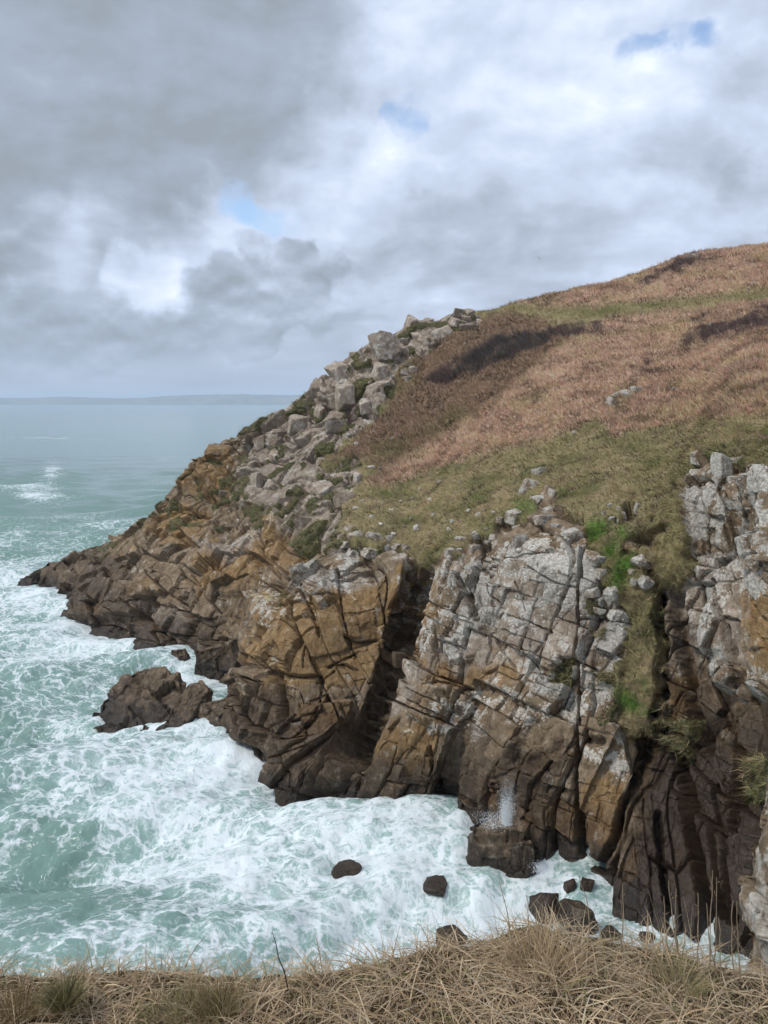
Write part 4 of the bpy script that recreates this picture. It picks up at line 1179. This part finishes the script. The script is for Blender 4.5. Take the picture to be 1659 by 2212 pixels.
def rock_at(name, wl, top, depth, style, label, seed, group=None, amp=.35, zb=-1.5):
    """waterline corners (in view), top corners as (u, v, distance), and how deep the rock goes back"""
    pts = [S(u_, v_) for u_, v_ in wl]
    pts = pts + [p + np.array([0, depth, 0]) for p in pts]
    pts = [p + np.array([0, 0, zb]) for p in pts] + [P(*t) for t in top]
    return hull_rock(name, pts, style, label, seed, group, amp)


G_SEA = 'rocks standing in the surf'
rock_at('sea_rock', [(182, 1552), (255, 1572), (330, 1598), (392, 1580)], [(320, 1440, 87), (348, 1438, 87), (402, 1462, 85), (402, 1500, 83), (228, 1488, 86), (295, 1446, 88)], 6, 'brown', 'wedge-shaped brown islet ringed by foam off the cliff foot', 1, G_SEA, .6)
rock_at('sea_rock', [(318, 1592), (360, 1598), (400, 1580), (440, 1560)], [(402, 1474, 82.5), (440, 1466, 82.5), (448, 1492, 81.5), (390, 1535, 81.5)], 4.5, 'wet', 'dark pointed rock between the wedge-shaped islet and the cliff', 2, G_SEA, .6)
rock_at('sea_rock', [(400, 1585), (470, 1600), (500, 1585)], [(420, 1520, 81), (490, 1505, 80), (500, 1530, 79)], 4, 'wet', 'low black rock joining the pointed rock to the cliff', 3, G_SEA)
rock_at('sea_rock', [(425, 1612), (480, 1618), (495, 1600)], [(455, 1592, 76), (485, 1588, 76)], 1.8, 'wet', 'small flat rock awash below the low black rock', 4, G_SEA, .2)
rock_at('sea_rock', [(500, 1615), (545, 1625), (590, 1600), (600, 1580)], [(520, 1565, 76), (560, 1550, 76.5), (592, 1556, 76)], 3, 'wet', 'dark rounded rock under the hollow at the cliff foot', 5, G_SEA)
rock_at('sea_rock', [(588, 1722), (630, 1728), (672, 1712), (690, 1690)], [(600, 1688, 66), (632, 1675, 66.5), (660, 1680, 66.5)], 2.5, 'wet', 'wet reddish rock at the foot of the jutting ochre block', 6, G_SEA)
rock_at('sea_rock', [(1012, 1852), (1050, 1874), (1095, 1884), (1130, 1880)], [(1018, 1790, 54.5), (1056, 1768, 55), (1106, 1760, 55), (1132, 1790, 54)], 4, 'wet', 'square dark boulder at the cliff foot beside the spray', 7, G_SEA)
rock_at('sea_rock', [(1085, 1886), (1135, 1892), (1165, 1882)], [(1105, 1822, 53.2), (1150, 1815, 53.6)], 3.5, 'wet', 'black shelf rock under the square dark boulder', 8, G_SEA)


def sea_boulder(u, v, w, h, style, label, seed, sunk=0.35):
    """a rounded boulder; u, v: where the middle of its front meets the water, w, h: its size in the frame"""
    c = S(u, v)
    m = c[1] / FOC * 1.16
    hw, hh = w * m * .47, h * m * .42
    me = boulder_mesh(seed, style, (hw, hw * .85, hh / (1 - sunk) * .9), planes=15, rough=.045, boxy=.46, hmin=.74, soft=34.0, smooth=True, sub=ico(5) if w > 50 else ICO4)
    o = add('sea_rock', me, M_ROCK, label=label, cat='rock', group=G_SEA, loc=c + np.array([0, hw * .6, hh * (1 - 2 * sunk) * .9]))
    o.rotation_euler = (random.gauss(0, .05), random.gauss(0, .05), random.uniform(0, 6))


sea_boulder(1182, 1980, 70, 52, 'tawny', 'smaller of two brown boulders in the white water of the cove', 209)
sea_boulder(1256, 2012, 90, 74, 'tawny', 'larger of two brown boulders in the white water of the cove', 210)
sea_boulder(1270, 1922, 32, 28, 'ochre', 'little ochre boulder behind the larger brown boulder of the cove', 211)
sea_boulder(1234, 1922, 30, 26, 'ochre', 'little olive boulder touching the cliff behind the brown boulders', 212)
sea_boulder(1322, 2030, 46, 26, 'tawny', 'small brown boulder stranded in foam near the dark cave', 213, .45)
sea_boulder(1216, 2026, 22, 18, 'wet', 'pebble-sized dark stone beside the larger brown boulder', 214)
sea_boulder(752, 1890, 74, 17, 'tawny', 'brown rock just breaking the surface far out in the cove', 215, .45)
sea_boulder(942, 1926, 72, 14, 'tawny', 'streaked wet rock with water pouring off, mid cove', 216, .45)
sea_boulder(975, 2046, 84, 36, 'wet', 'dark rock half hidden behind the dry grass', 217)
sea_boulder(1402, 2036, 40, 24, 'wet', 'small black rock at the inner end of the cove', 218)
for j, (wl, tp, lab) in enumerate([
    ([(34, 1262), (60, 1268), (85, 1262)], [(44, 1248, 149), (70, 1244, 149.5)], 'outermost low black rock at the tip of the point'),
    ([(80, 1268), (120, 1278), (160, 1262)], [(92, 1230, 147), (130, 1212, 147.5), (150, 1222, 146.5)], 'jagged black rock next in from the tip of the point'),
    ([(110, 1290), (150, 1300), (190, 1280)], [(130, 1240, 141), (170, 1215, 142), (190, 1200, 142.5), (200, 1230, 140)], 'dark broken rock where the point meets the sloping ledges'),
    ([(125, 1352), (180, 1352), (215, 1345)], [(150, 1318, 121), (200, 1320, 121)], 'square-ended dark rock on the seaward foot of the ledges'),
    ([(222, 1398), (255, 1402), (300, 1385)], [(245, 1372, 111.5), (285, 1352, 112.5)], 'low weed-brown rock lapped by foam below the ledges'),
    ([(420, 1452), (465, 1456), (508, 1450)], [(422, 1408, 97.5), (470, 1390, 98), (506, 1392, 97.5)], 'flat-faced grey block at the water behind the wedge-shaped islet'),
    ([(355, 1440), (395, 1452), (420, 1448)], [(368, 1400, 100), (400, 1398, 100)], 'black weedy rock beside the flat-faced grey block')]):
    rock_at('sea_rock', wl, tp, 4, 'wet', lab, 30 + j, G_SEA, .4)


# ------------------------------------------------------------------ plants
def blade_mesh(name, p0, d0, length, width, bend, cols, nseg=3, side=None):
    """many tapering blades in one mesh"""
    n = len(p0)
    rg = np.random.default_rng(n)
    if side is None:
        side = np.cross(d0, rg.normal(size=(n, 3)))
    side = side / (np.linalg.norm(side, axis=1, keepdims=True) + 1e-9)
    vs, nv = [], 2 * nseg + 1
    for k in range(nseg + 1):
        t = k / nseg
        c = p0 + d0 * (length * t)[:, None] + bend * (length * t * t)[:, None]
        w = (width * (1 - t) ** 0.7 * 0.5)[:, None]
        if k < nseg:
            vs += [c - side * w, c + side * w]
        else:
            vs += [c]
    v = np.stack(vs, 1).reshape(-1, 3)
    tri = []
    for k in range(nseg - 1):
        a = 2 * k
        tri += [[a, a + 1, a + 3], [a, a + 3, a + 2]]
    tri += [[2 * nseg - 2, 2 * nseg - 1, 2 * nseg]]
    tri = np.array(tri)
    f = (np.arange(n)[:, None, None] * nv + tri[None]).reshape(-1, 3)
    shade = np.linspace(0.72, 1.12, nseg + 1)
    cc = np.stack([cols * 1.0] * nv, 1).reshape(-1, 3)
    return make_mesh(name, v, f, {'col': cc}, smooth=True)


def scatter(mask_v, n, seed):
    """random points of the land, as many per square metre as the mask says; mask per vertex"""
    rg = np.random.default_rng(seed)
    q = QUADS
    a = np.linalg.norm(np.cross(land[q[:, 2]] - land[q[:, 0]], land[q[:, 3]] - land[q[:, 1]]), axis=1) * 0.5
    infr = (U[q[:, 0]] > -60) & (U[q[:, 0]] < 1800) & (~BACK[q[:, 0]] | (TT[q[:, 0]] < 8.4))
    w = a * mask_v[q].mean(1) * infr
    w = w / np.maximum(land[q[:, 0], 1], 40) ** 1.2
    cs = np.cumsum(w)
    k = np.searchsorted(cs, rg.uniform(0, cs[-1], n))
    k = np.clip(k, 0, len(q) - 1)
    s, t = rg.uniform(size=(2, n))
    v = q[k]
    p = (land[v[:, 0]] * ((1 - s) * (1 - t))[:, None] + land[v[:, 1]] * (s * (1 - t))[:, None] + land[v[:, 2]] * (s * t)[:, None] + land[v[:, 3]] * ((1 - s) * t)[:, None])
    return p, nrm[v[:, 0]], gcol[v[:, 0]], v[:, 0], rg


def plants(name, mask, n, L, W, droop, up, seed, label, gain, var, nseg=2, patch=0.35):
    p, nn, c, vi, rg = scatter(mask, n, seed)
    d = nn * 0.45 + np.array([0, 0, up]) + rg.normal(0, 0.42, (n, 3))
    d /= np.linalg.norm(d, axis=1, keepdims=True)
    down = np.array([-0.75, -0.35, -0.5])
    bend = down * droop + rg.normal(0, 0.22, (n, 3))
    cl = fbm(p * 0.9, 2, seed + 3)
    L_ = rg.uniform(L[0], L[1], n) * np.clip(1 + 0.7 * cl, 0.35, 2)
    hue = rg.normal(0, var, (n, 1)) + rg.normal(0, var * 0.3, (n, 3)) + patch * (cl[:, None] + 0.8 * fbm(p * 0.33, 2, seed + 9)[:, None] + 0.9 * fbm(p * np.array([.10, .16, .2]), 3, seed + 12)[:, None])
    dk = smooth01((fbm(p * np.array([.30, .36, .4]), 3, seed + 21) - 0.10) * 4)[:, None]
    col = np.clip(c * gain * (1 + hue) * (1 - 0.45 * dk), 0.004, 0.8)
    me = blade_mesh(name, p, d, L_, rg.uniform(W[0], W[1], n), bend, col, nseg)
    return add(name, me, M_LEAF, kind='stuff', label=label)


notrock = np.clip(1 - rock, 0, 1) * (TT > 1.5)
m_br = notrock * np.clip(Z_BR + 0.9 * Z_HOL, 0, 1) * (1 - Z_BRU)
m_gr = np.clip(notrock * (1 - Z_BR) * (1 - 0.9 * Z_HOL) * (1 - Z_BRU) + moss * 1.0 + 0.05 * rock * Z_PINK * (nrm[:, 2] > .75), 0, 1)
plants('bracken', m_br, 125000, (0.30, 0.75), (0.06, 0.16), 0.45, 0.8, 401, 'dead russet bracken covering the upper slope of the headland', 1.30, 0.28, 1, 0.30)
plants('grass', m_gr, 72000, (0.25, 0.70), (0.03, 0.08), 0.75, 0.5, 402, 'olive and straw grass along the top of the cliff and in the gully', 1.25, 0.34, 2, 0.55)

THICK = ['dark wind-pruned thorn thicket lying along the bracken slope below the summit crag', 'purple-brown thicket at the lower end of the long dark thorn thicket', 'dark purple heather clump on the upper slope beside a pale stone',
         'brown thicket under the ridge blocks at the head of the hollow', 'thin dark scrub continuing uphill from the long thorn thicket', 'dark scrub on the skyline leading up to the little outcrop', 'small purple scrub patch in the middle of the bracken', 'small dark scrub tuft above the pale stone of the upper slope']
for j, (pl, lab) in enumerate(zip(BRUSH, THICK)):
    mk = zmask(pl, 22) * np.clip(0.55 + 0.9 * zf, 0, 1)
    n = int(np.clip(np.ptp([q_[0] for q_ in pl]) * np.ptp([q_[1] for q_ in pl]) * 0.55, 500, 9000))
    p, nn, c, vi, rg = scatter(mk, n, 450 + j)
    hgt = {0: 1.5, 1: 1.1}.get(j, 0.75)
    d = np.array([-0.25, 0, 1.0]) + rg.normal(0, 0.5, (n, 3)); d /= np.linalg.norm(d, axis=1, keepdims=True)
    base_c = np.array([[0.150, 0.126, 0.110], [0.19, 0.135, 0.115], [0.19, 0.13, 0.112]][min(j, 2)])
    col = np.clip(base_c * (1 + rg.normal(0, .35, (n, 1))) * (1 + rg.normal(0, .08, (n, 3))), .01, .3)
    me = blade_mesh('thicket', p, d, rg.uniform(.5, 1, n) * hgt * smooth01(mk[vi] * 1.2 + .2), rg.uniform(.03, .09, n), rg.normal(0, .25, (n, 3)) + np.array([-.3, 0, 0]), col, 2)
    o = add('thicket', me, M_LEAF, label=lab, cat='shrub')

# ------------------------------------------------------------------ the grassy edge the camera looks over
EDGE = [(-60, 2132), (0, 2134), (150, 2146), (330, 2132), (480, 2139), (620, 2134), (760, 2107), (830, 2090), (930, 2072), (1050, 2062), (1130, 2032), (1180, 2024), (1260, 2050), (1340, 2062), (1420, 2068), (1500, 2098), (1560, 2118), (1659, 2136), (1760, 2146)]


def front_ground():
    xs = np.concatenate([np.linspace(-14, -2.2, 24), np.linspace(-2.1, 2.1, 150), np.linspace(2.2, 14, 24)])
    ts = np.concatenate([np.linspace(-8, 1.2, 20), np.linspace(1.25, 2.45, 60), np.linspace(2.5, 3.1, 22), [3.4, 4, 5, 6.5, 8, 10, 12, 14.5, 17]])
    X, Y = np.meshgrid(xs, ts, indexing='ij')
    x, y = X.ravel(), Y.ravel()
    return X.shape, x, y


def front_z(x, y):
    eu = np.array([e[0] for e in EDGE], float); ev = np.array([e[1] for e in EDGE], float)
    YE = 2.42
    # height of the rim so that it shows where the frame has it
    u = 829.5 + FOC * x / (YE * 1.155)
    ve = np.interp(u, eu, ev)
    b = (1105.7 - ve) / FOC
    dz = (-math.sin(PITCH) + b * math.cos(PITCH)) / (math.cos(PITCH) + b * math.sin(PITCH))
    rim = CAM_H + YE * dz
    rim = np.where(np.abs(x) > 1.6, rim + 0.02 * np.clip(np.abs(x) - 1.6, 0, 8), rim)
    p = np.stack([x, y, 0 * x], 1)
    z = rim + 0.06 * np.clip(YE - y, 0, 10) + 0.05 * fbm(p * 2.0, 3, 501) + 0.02 * fbm(p * 7, 2, 502)
    over = np.clip(y - YE - 0.10, 0, 10)
    return z - 0.5 * np.clip(over, 0, .2) - 2.6 * np.clip(over - .15, 0, 10) - 0.075


shp, fx, fy = front_ground()
fz = front_z(fx, fy)
_i, _j = np.meshgrid(np.arange(shp[0] - 1), np.arange(shp[1] - 1), indexing='ij')
_a = (_i * shp[1] + _j).ravel()
gr = np.array([0.085, 0.062, 0.035])
me = make_mesh('clifftop_ground', np.stack([fx, fy, fz], 1), np.stack([_a, _a + shp[1], _a + shp[1] + 1, _a + 1], 1), {'col': np.tile(gr, (len(fx), 1))})
add('clifftop_ground', me, M_SOIL, kind='structure', label='earth under the dry grass at the near cliff edge')


def straw(n, rg):
    k = rg.uniform(size=(n, 1))
    a = np.array([0.72, 0.58, 0.39]); b = np.array([0.46, 0.32, 0.185]); g = np.array([0.26, 0.25, 0.10])
    c = a * k + b * (1 - k)
    c = np.where(rg.uniform(size=(n, 1)) < 0.10, c * 0.35 + np.array([0.48, 0.42, 0.33]) * .65, c)
    c = np.where(rg.uniform(size=(n, 1)) < 0.07, g, c)
    return c * rg.uniform(.65, 1.15, (n, 1))


def front_grass():
    rg = np.random.default_rng(77)
    n = 52000
    x = rg.uniform(-3.1, 3.1, n); y = rg.uniform(1.55, 2.62, n)
    x = np.where(rg.uniform(size=n) < 0.55, rg.uniform(-1.95, 1.95, n), x)
    # clumped
    cl = fbm(np.stack([x * 3, y * 3, x * 0], 1), 2, 77)
    keep = rg.uniform(size=n) < np.clip(0.65 + 0.7 * cl, 0.2, 1)
    x, y = x[keep], y[keep]; n = len(x)
    p = np.stack([x, y, front_z(x, y) - 0.01], 1)
    th = 2 * math.pi * rg.uniform(size=n)
    flow = 2.2 * vnoise(np.stack([x * 1.5, y * 1.5, x * 0], 1), 88)
    lean = rg.uniform(0.5, 1.6, n)
    d = np.stack([np.cos(th) * lean + 0.5 * np.sin(flow), np.sin(th) * lean - .25, np.ones(n) * rg.uniform(.45, 1, n)], 1)
    d /= np.linalg.norm(d, axis=1, keepdims=True)
    bend = np.stack([0.25 * np.cos(th), 0.2 * np.sin(th) - .1, -rg.uniform(.25, .8, n)], 1)
    L = rg.uniform(.07, .25, n)
    me = blade_mesh('dry_grass', p, d, L, rg.uniform(.0026, .0070, n), bend, straw(n, rg), 3)
    add('dry_grass', me, M_LEAF, kind='stuff', label='matted straw-coloured grass along the near cliff edge')
    # stray upright thin blades against the water
    m = 2200
    x = rg.uniform(-3.0, 3.0, m); y = rg.uniform(2.15, 2.6, m)
    p = np.stack([x, y, front_z(x, y)], 1)
    d = np.stack([rg.normal(0, .35, m), rg.normal(0, .3, m), np.ones(m)], 1); d /= np.linalg.norm(d, axis=1, keepdims=True)
    me = blade_mesh('thin_grass', p, d, rg.uniform(.10, .24, m), rg.uniform(.0012, .0026, m), rg.normal(0, .25, (m, 3)), straw(m, rg) * .8, 4)
    add('thin_grass', me, M_LEAF, kind='stuff', label='thin upright grass blades fringing the near cliff edge')


front_grass()


def tussock(u, v, h, n, spread, c0, c1, label, seed, lift=.03):
    rg = np.random.default_rng(seed)
    c = P(u, v, 2.36)
    root = np.array([c[0], 2.36, front_z(np.array([c[0]]), np.array([2.36]))[0] + lift])
    a = rg.uniform(0, 6.283, n); r = spread * np.sqrt(rg.uniform(size=n))
    p = np.stack([r * np.cos(a), r * np.sin(a), 0 * a], 1)
    d = np.stack([np.cos(a) * r / spread * .75 + rg.normal(0, .15, n), np.sin(a) * r / spread * .6 + rg.normal(0, .15, n), np.ones(n)], 1)
    d /= np.linalg.norm(d, axis=1, keepdims=True)
    k = rg.uniform(size=(n, 1))
    cols = (np.array(c0) * k + np.array(c1) * (1 - k)) * rg.uniform(.7, 1.2, (n, 1))
    me = blade_mesh('grass_tussock', p, d, rg.uniform(.6, 1.05, n) * h, rg.uniform(.0015, .0032, n), d * np.array([.45, .35, 0]) + np.array([0, 0, -.12]), cols, 4)
    add('grass_tussock', me, M_LEAF, label=label, cat='grass', group='tussocks on the near cliff edge', loc=root)


tussock(135, 2120, .10, 700, .038, (.075, .082, .03), (.32, .27, .13), 'round dark green tussock alone on the grassy edge', 1, .06)
tussock(420, 2130, .10, 300, .10, (.20, .18, .08), (.46, .36, .2), 'low olive tussock right of the round dark green one', 2)
tussock(470, 2120, .11, 380, .05, (.16, .13, .06), (.34, .25, .12), 'pointed brownish tussock next to the low olive one', 3)
tussock(30, 2130, .10, 380, .07, (.20, .15, .07), (.36, .26, .13), 'brown tussock at the very corner of the grassy edge', 4)
tussock(1170, 2050, .14, 420, .12, (.36, .25, .14), (.62, .48, .30), 'tall straw tussock crowning the hump of the grassy edge', 5)
tussock(1470, 2075, .11, 260, .07, (.20, .20, .08), (.50, .40, .24), 'greenish tussock among the tall dry stalks', 6)
tussock(360, 2140, .09, 240, .08, (.16, .16, .06), (.42, .34, .18), 'green-brown tussock between the dark green and the olive ones', 7)


def tube(pts, radii, n=6):
    pts = [Vector(p) for p in pts]
    vs, fs = [], []
    for i, p in enumerate(pts):
        t = (pts[min(i + 1, len(pts) - 1)] - pts[max(i - 1, 0)]).normalized()
        a = t.orthogonal().normalized(); b = t.cross(a)
        for k in range(n):
            w = 6.28318 * k / n
            vs.append(p + (a * math.cos(w) + b * math.sin(w)) * radii[i])
    for i in range(len(pts) - 1):
        for k in range(n):
            fs.append([i * n + k, i * n + (k + 1) % n, (i + 1) * n + (k + 1) % n, (i + 1) * n + k])
    return np.array(vs), np.array(fs)


STALKS = [(1110, 2021, 1078, 1903, 'thin stalk leaning over the surf, farthest from the stalk cluster'), (1142, 2011, 1137, 1933, 'short thin stalk just left of the straw tussock'), (1169, 2061, 1171, 1948, 'upright stalk rising from the straw tussock'),
          (1267, 2021, 1250, 1893, 'slender stalk in front of the larger brown boulder'), (1340, 2016, 1344, 1908, 'lone stalk in front of the foam by the cave mouth'), (1444, 2016, 1434, 1936, 'first pale stalk of the cluster against the dark cave'),
          (1464, 2016, 1444, 1901, 'leaning pale stalk second in the cluster'), (1467, 2026, 1462, 1918, 'straight pale stalk third in the cluster'), (1504, 2051, 1507, 1928, 'thin pale stalk fourth in the cluster'),
          (1534, 2056, 1540, 1880, 'tallest pale stalk, middle of the cluster against the dark cave'), (1542, 2081, 1548, 1894, 'second tallest pale stalk beside the tallest'), (1554, 2081, 1527, 1951, 'pale stalk crossing in front of the tallest'),
          (1557, 2081, 1553, 1981, 'short pale stalk below the two tallest'), (1587, 2081, 1583, 1943, 'pale stalk with side nodes near the pale rock'), (1600, 2081, 1592, 1946, 'last pale stalk before the pale rock')]
m_st, T_ = newmat('dry_stalk')
_b = T_.n('ShaderNodeBsdfPrincipled', None, Base__Color=T_.mix(T_.noise(T_.n('ShaderNodeNewGeometry').outputs['Position'], 40, 3), (0.20, 0.145, 0.085, 1), (0.42, 0.33, 0.21, 1)), Roughness=.8)
T_.n('ShaderNodeOutputMaterial', None, Surface=_b.outputs[0])
m_tw, T_ = newmat('dark_twig')
_b = T_.n('ShaderNodeBsdfPrincipled', None, Base__Color=T_.mix(T_.noise(T_.n('ShaderNodeNewGeometry').outputs['Position'], 60, 3), (0.018, 0.014, 0.013, 1), (0.05, 0.038, 0.032, 1)), Roughness=.8)
T_.n('ShaderNodeOutputMaterial', None, Surface=_b.outputs[0])
for j, (u0, v0, u1, v1, lab) in enumerate(STALKS):
    Yd = 2.40 + 0.012 * (j % 4)
    a, b = P(u0, v0 + 40, Yd), P(u1, v1, Yd)
    n = 9
    bow = random.gauss(0, .012)
    pts = [a + (b - a) * t / n + np.array([bow * math.sin(math.pi * t / n) + random.gauss(0, .0012), random.gauss(0, .001), 0]) for t in range(n + 1)]
    v, f = tube([p - a for p in pts], [0.0021 * (1 - .55 * t / n) * (1.35 if t % 3 == 2 else 1) for t in range(n + 1)])
    root = add('dry_stalk', make_mesh('dry_stalk', v, f), m_st, label=lab, cat='stalk', group='dry stalks on the near cliff edge', loc=a)
    for s in range(2 + j % 3):
        t = random.uniform(.35, .97)
        c = a + (b - a) * t - a
        e = c + np.array([random.choice((-1, 1)) * random.uniform(.004, .012), random.uniform(-.004, .004), random.uniform(.006, .016)])
        v, f = tube([c, (c + e) / 2 + np.array([0, 0, -.001]), e], [.0009, .0008, .0012], 5)
        add('side_shoot', make_mesh('side_shoot', v, f), m_st, parent=root)
a, b = P(622, 2135, 2.40), P(588, 2013, 2.40)
pts = [a, a + (b - a) * .3 + np.array([.004, 0, 0]), a + (b - a) * .55 + np.array([-.003, 0, 0]), a + (b - a) * .8 + np.array([.002, 0, 0]), b]
v, f = tube([p - a for p in pts], [.0023, .0022, .0019, .0017, .001])
tw = add('bramble_twig', make_mesh('bramble_twig', v, f), m_tw, label='dark bare twig sticking up in front of the foaming water', cat='twig', loc=a)
for t, dx, dz in ((.45, -.014, .012), (.62, .012, .012), (.8, -.009, .012), (.3, .012, .01)):
    c = (b - a) * t
    v, f = tube([c, c + np.array([dx * .6, 0, dz * .4]), c + np.array([dx, 0, dz])], [.0013, .001, .0008], 5)
    add('thorn_shoot', make_mesh('thorn_shoot', v, f), m_tw, parent=tw)

# pale lichened rock at the edge of the frame, on the near side
near_pts = [P(u_, v_, Y_) for u_, v_, Y_ in [(1706, 1815, 6.5), (1688, 1880, 6.3), (1674, 1960, 6.2), (1662, 2080, 6.1), (1660, 2140, 6.0), (1774, 1760, 6.5), (1854, 1760, 6.8), (1854, 2160, 6.0), (1754, 2160, 5.6), (1754, 1900, 5.8)]]
near_pts += [p + np.array([.5, 1.6, 0]) for p in near_pts[:8]] + [p + np.array([.3, .6, -2.4]) for p in near_pts[3:9]]
nr = hull_rock('edge_rock', near_pts, 'pale', 'pale lichened rock beside the tall dry stalks on the near side', 50, None, .45, 70, 14000)

# ------------------------------------------------------------------ spray
def spray(u, v, Y, h, w, n, label, seed):
    rg = np.random.default_rng(seed)
    c = P(u, v, Y)
    t = rg.uniform(size=n) ** 1.6
    x = rg.normal(0, w, n) * (0.45 + t * .6); y = rg.normal(0, w * .5, n)
    p = np.stack([x, y, t * h * rg.uniform(.5, 1, n)], 1)
    s = rg.uniform(.003, .022, n) ** 1.0 * (1.15 - t)
    o = np.array([[1, 0, 0], [-1, 0, 0], [0, 1, 0], [0, -1, 0], [0, 0, 2.6], [0, 0, -2.6]])
    f0 = np.array([[0, 2, 4], [2, 1, 4], [1, 3, 4], [3, 0, 4], [2, 0, 5], [1, 2, 5], [3, 1, 5], [0, 3, 5]])
    vv = (p[:, None] + o[None] * s[:, None, None]).reshape(-1, 3)
    f = (np.arange(n)[:, None, None] * 6 + f0[None]).reshape(-1, 3)
    m, T = newmat('spray_water')
    nz = T.noise(T.n('ShaderNodeNewGeometry').outputs['Position'], 3.0, 2)
    b = T.n('ShaderNodeBsdfPrincipled', None, Base__Color=T.mix(nz, (.80, .84, .86), (.92, .94, .95)), Roughness=.4)
    T.n('ShaderNodeOutputMaterial', None, Surface=b.outputs[0])
    add('sea_spray', make_mesh('sea_spray', vv, f), m, kind='stuff', label=label, loc=c)


spray(1094, 1778, 54.6, 4.4, .38, 9000, 'plume of white spray thrown up behind the square dark boulder', 1)
spray(1066, 1778, 54.8, 1.5, 1.1, 1800, 'low scatter of spray at the foot of the plume', 2)
spray(933, 1765, 60.0, 1.0, .3, 900, 'small lick of spray at the cliff foot', 3)
spray(1170, 1880, 52.6, 1.0, .7, 900, 'spray fringe on the breaking wave below the cliff', 4)
spray(610, 1605, 75.5, 1.1, .5, 800, 'spray bursting beside the jutting ochre block', 5)

# ------------------------------------------------------------------ far coast, gull, air
def far_coast():
    m, T = newmat('far_land')
    pos = T.n('ShaderNodeNewGeometry').outputs['Position']
    n = T.noise(T.vmath('MULTIPLY', pos, (1, .3, 2.5)), 0.004, 6, .7)
    col = T.ramp(n, [(.35, (.07, .09, .06)), (.5, (.16, .17, .11)), (.66, (.24, .22, .16)), (.72, (.5, .48, .45))])
    b = T.n('ShaderNodeBsdfPrincipled', None, Base__Color=col, Roughness=.95)
    T.n('ShaderNodeOutputMaterial', None, Surface=b.outputs[0])
    D = 13000.0
    us = np.linspace(-400, 1000, 260)
    eu = np.array([-400, 0, 60, 130, 200, 260, 330, 400, 470, 540, 600, 650, 1000], float)
    ev = np.array([857, 858, 855, 857, 859, 857, 852, 850, 849, 850, 851, 852, 853], float)
    top = np.interp(us, eu, ev) + 1.3 * vnoise(np.stack([us / 22, us * 0, us * 0], 1), 601) + .7 * vnoise(np.stack([us / 8, us * 0, us * 0], 1), 602)
    rows = []
    for k, t in enumerate(np.linspace(0, 1, 9)):
        Yk = D + 1800 * t
        d = np.array([P(u, v, D) for u, v in zip(us, top)])
        r = d.copy()
        r[:, 1] = Yk + 150 * vnoise(np.stack([us / 30, us * 0 + k, us * 0], 1), 603)
        r[:, 2] = np.maximum(d[:, 2] * smooth01(np.array([t * 1.25]))[0] if t < .8 else d[:, 2] * (1 - 2 * (t - .8)), -5 if k == 0 else 4)
        if k == 0:
            r[:, 2] = -6
        rows.append(r)
    v = np.array(rows); nr_, nc_ = v.shape[:2]
    i, j = np.meshgrid(np.arange(nr_ - 1), np.arange(nc_ - 1), indexing='ij')
    a = (i * nc_ + j).ravel()
    add('far_hills', make_mesh('far_hills', v.reshape(-1, 3), np.stack([a, a + 1, a + nc_ + 1, a + nc_], 1)), m, kind='structure', label='low hazy coast along the sea horizon')


far_coast()


def gull():
    m, T = newmat('gull_feathers')
    zc = T.n('ShaderNodeSeparateXYZ', None, Vector=T.n('ShaderNodeTexCoord').outputs['Object'])
    b = T.n('ShaderNodeBsdfPrincipled', None, Base__Color=T.mix(T.sstep(zc.outputs['Z'], -.05, .1), (.55, .55, .55), (.22, .23, .25)), Roughness=.7)
    T.n('ShaderNodeOutputMaterial', None, Surface=b.outputs[0])
    root = add('seagull', None, label='gull gliding in the sky above the heath', cat='bird', loc=P(1165, 558, 260))
    v, f = tube([(0, -.28, 0), (0, -.2, .01), (0, -.05, .0), (0, .12, 0), (0, .26, .02), (0, .36, .02)], [.02, .055, .08, .07, .035, .01], 10)
    add('body', make_mesh('body', v, f), m, parent=root)
    for s in (-1, 1):
        prof = [(0.04, .10, -.10, .02), (.28, .12, -.07, .16), (.52, .07, -.09, .13), (.74, -.06, -.12, .02)]
        vv = []
        for x, a, b_, z in prof:
            vv += [(s * x, a, z + .008), (s * x, b_, z + .004), (s * x, (a + b_) / 2, z + .02), (s * x, (a + b_) / 2, z - .006)]
        ff = []
        for k in range(3):
            o = 4 * k
            for e, g in ((0, 2), (2, 1), (1, 3), (3, 0)):
                ff.append([o + e, o + g, o + 4 + g, o + 4 + e])
        ff.append([12, 14, 13, 15])
        add('wing', make_mesh('wing', np.array(vv), np.array(ff)), m, parent=root)
    v, f = tube([(0, .24, .02), (0, .34, .03), (0, .43, .01)], [.03, .045, .01], 8)
    add('head', make_mesh('head', v, f), m, parent=root)
    root.rotation_euler = (0, .25, 1.1)


gull()


def haze():
    m = bpy.data.materials.new('sea_air')
    m.use_nodes = True
    T = NT(m.node_tree)
    vol = T.n('ShaderNodeVolumePrincipled', None, Color=(.74, .85, 1.0, 1), Density=HAZE, Anisotropy=0.0)
    T.n('ShaderNodeOutputMaterial', None, Volume=vol.outputs[0])
    lo, hi = np.array([-48000, -400, -9.0]), np.array([48000, 62000, 260.0])
    c = np.array([[x, y, z] for z in (lo[2], hi[2]) for y in (lo[1], hi[1]) for x in (lo[0], hi[0])])
    f = np.array([[0, 2, 3, 1], [4, 5, 7, 6], [0, 1, 5, 4], [2, 6, 7, 3], [0, 4, 6, 2], [1, 3, 7, 5]])
    add('haze', make_mesh('haze', c, f, smooth=False), m, kind='stuff', label='thin sea haze over the water and the far coast')


HAZE = 7.5e-5
haze()
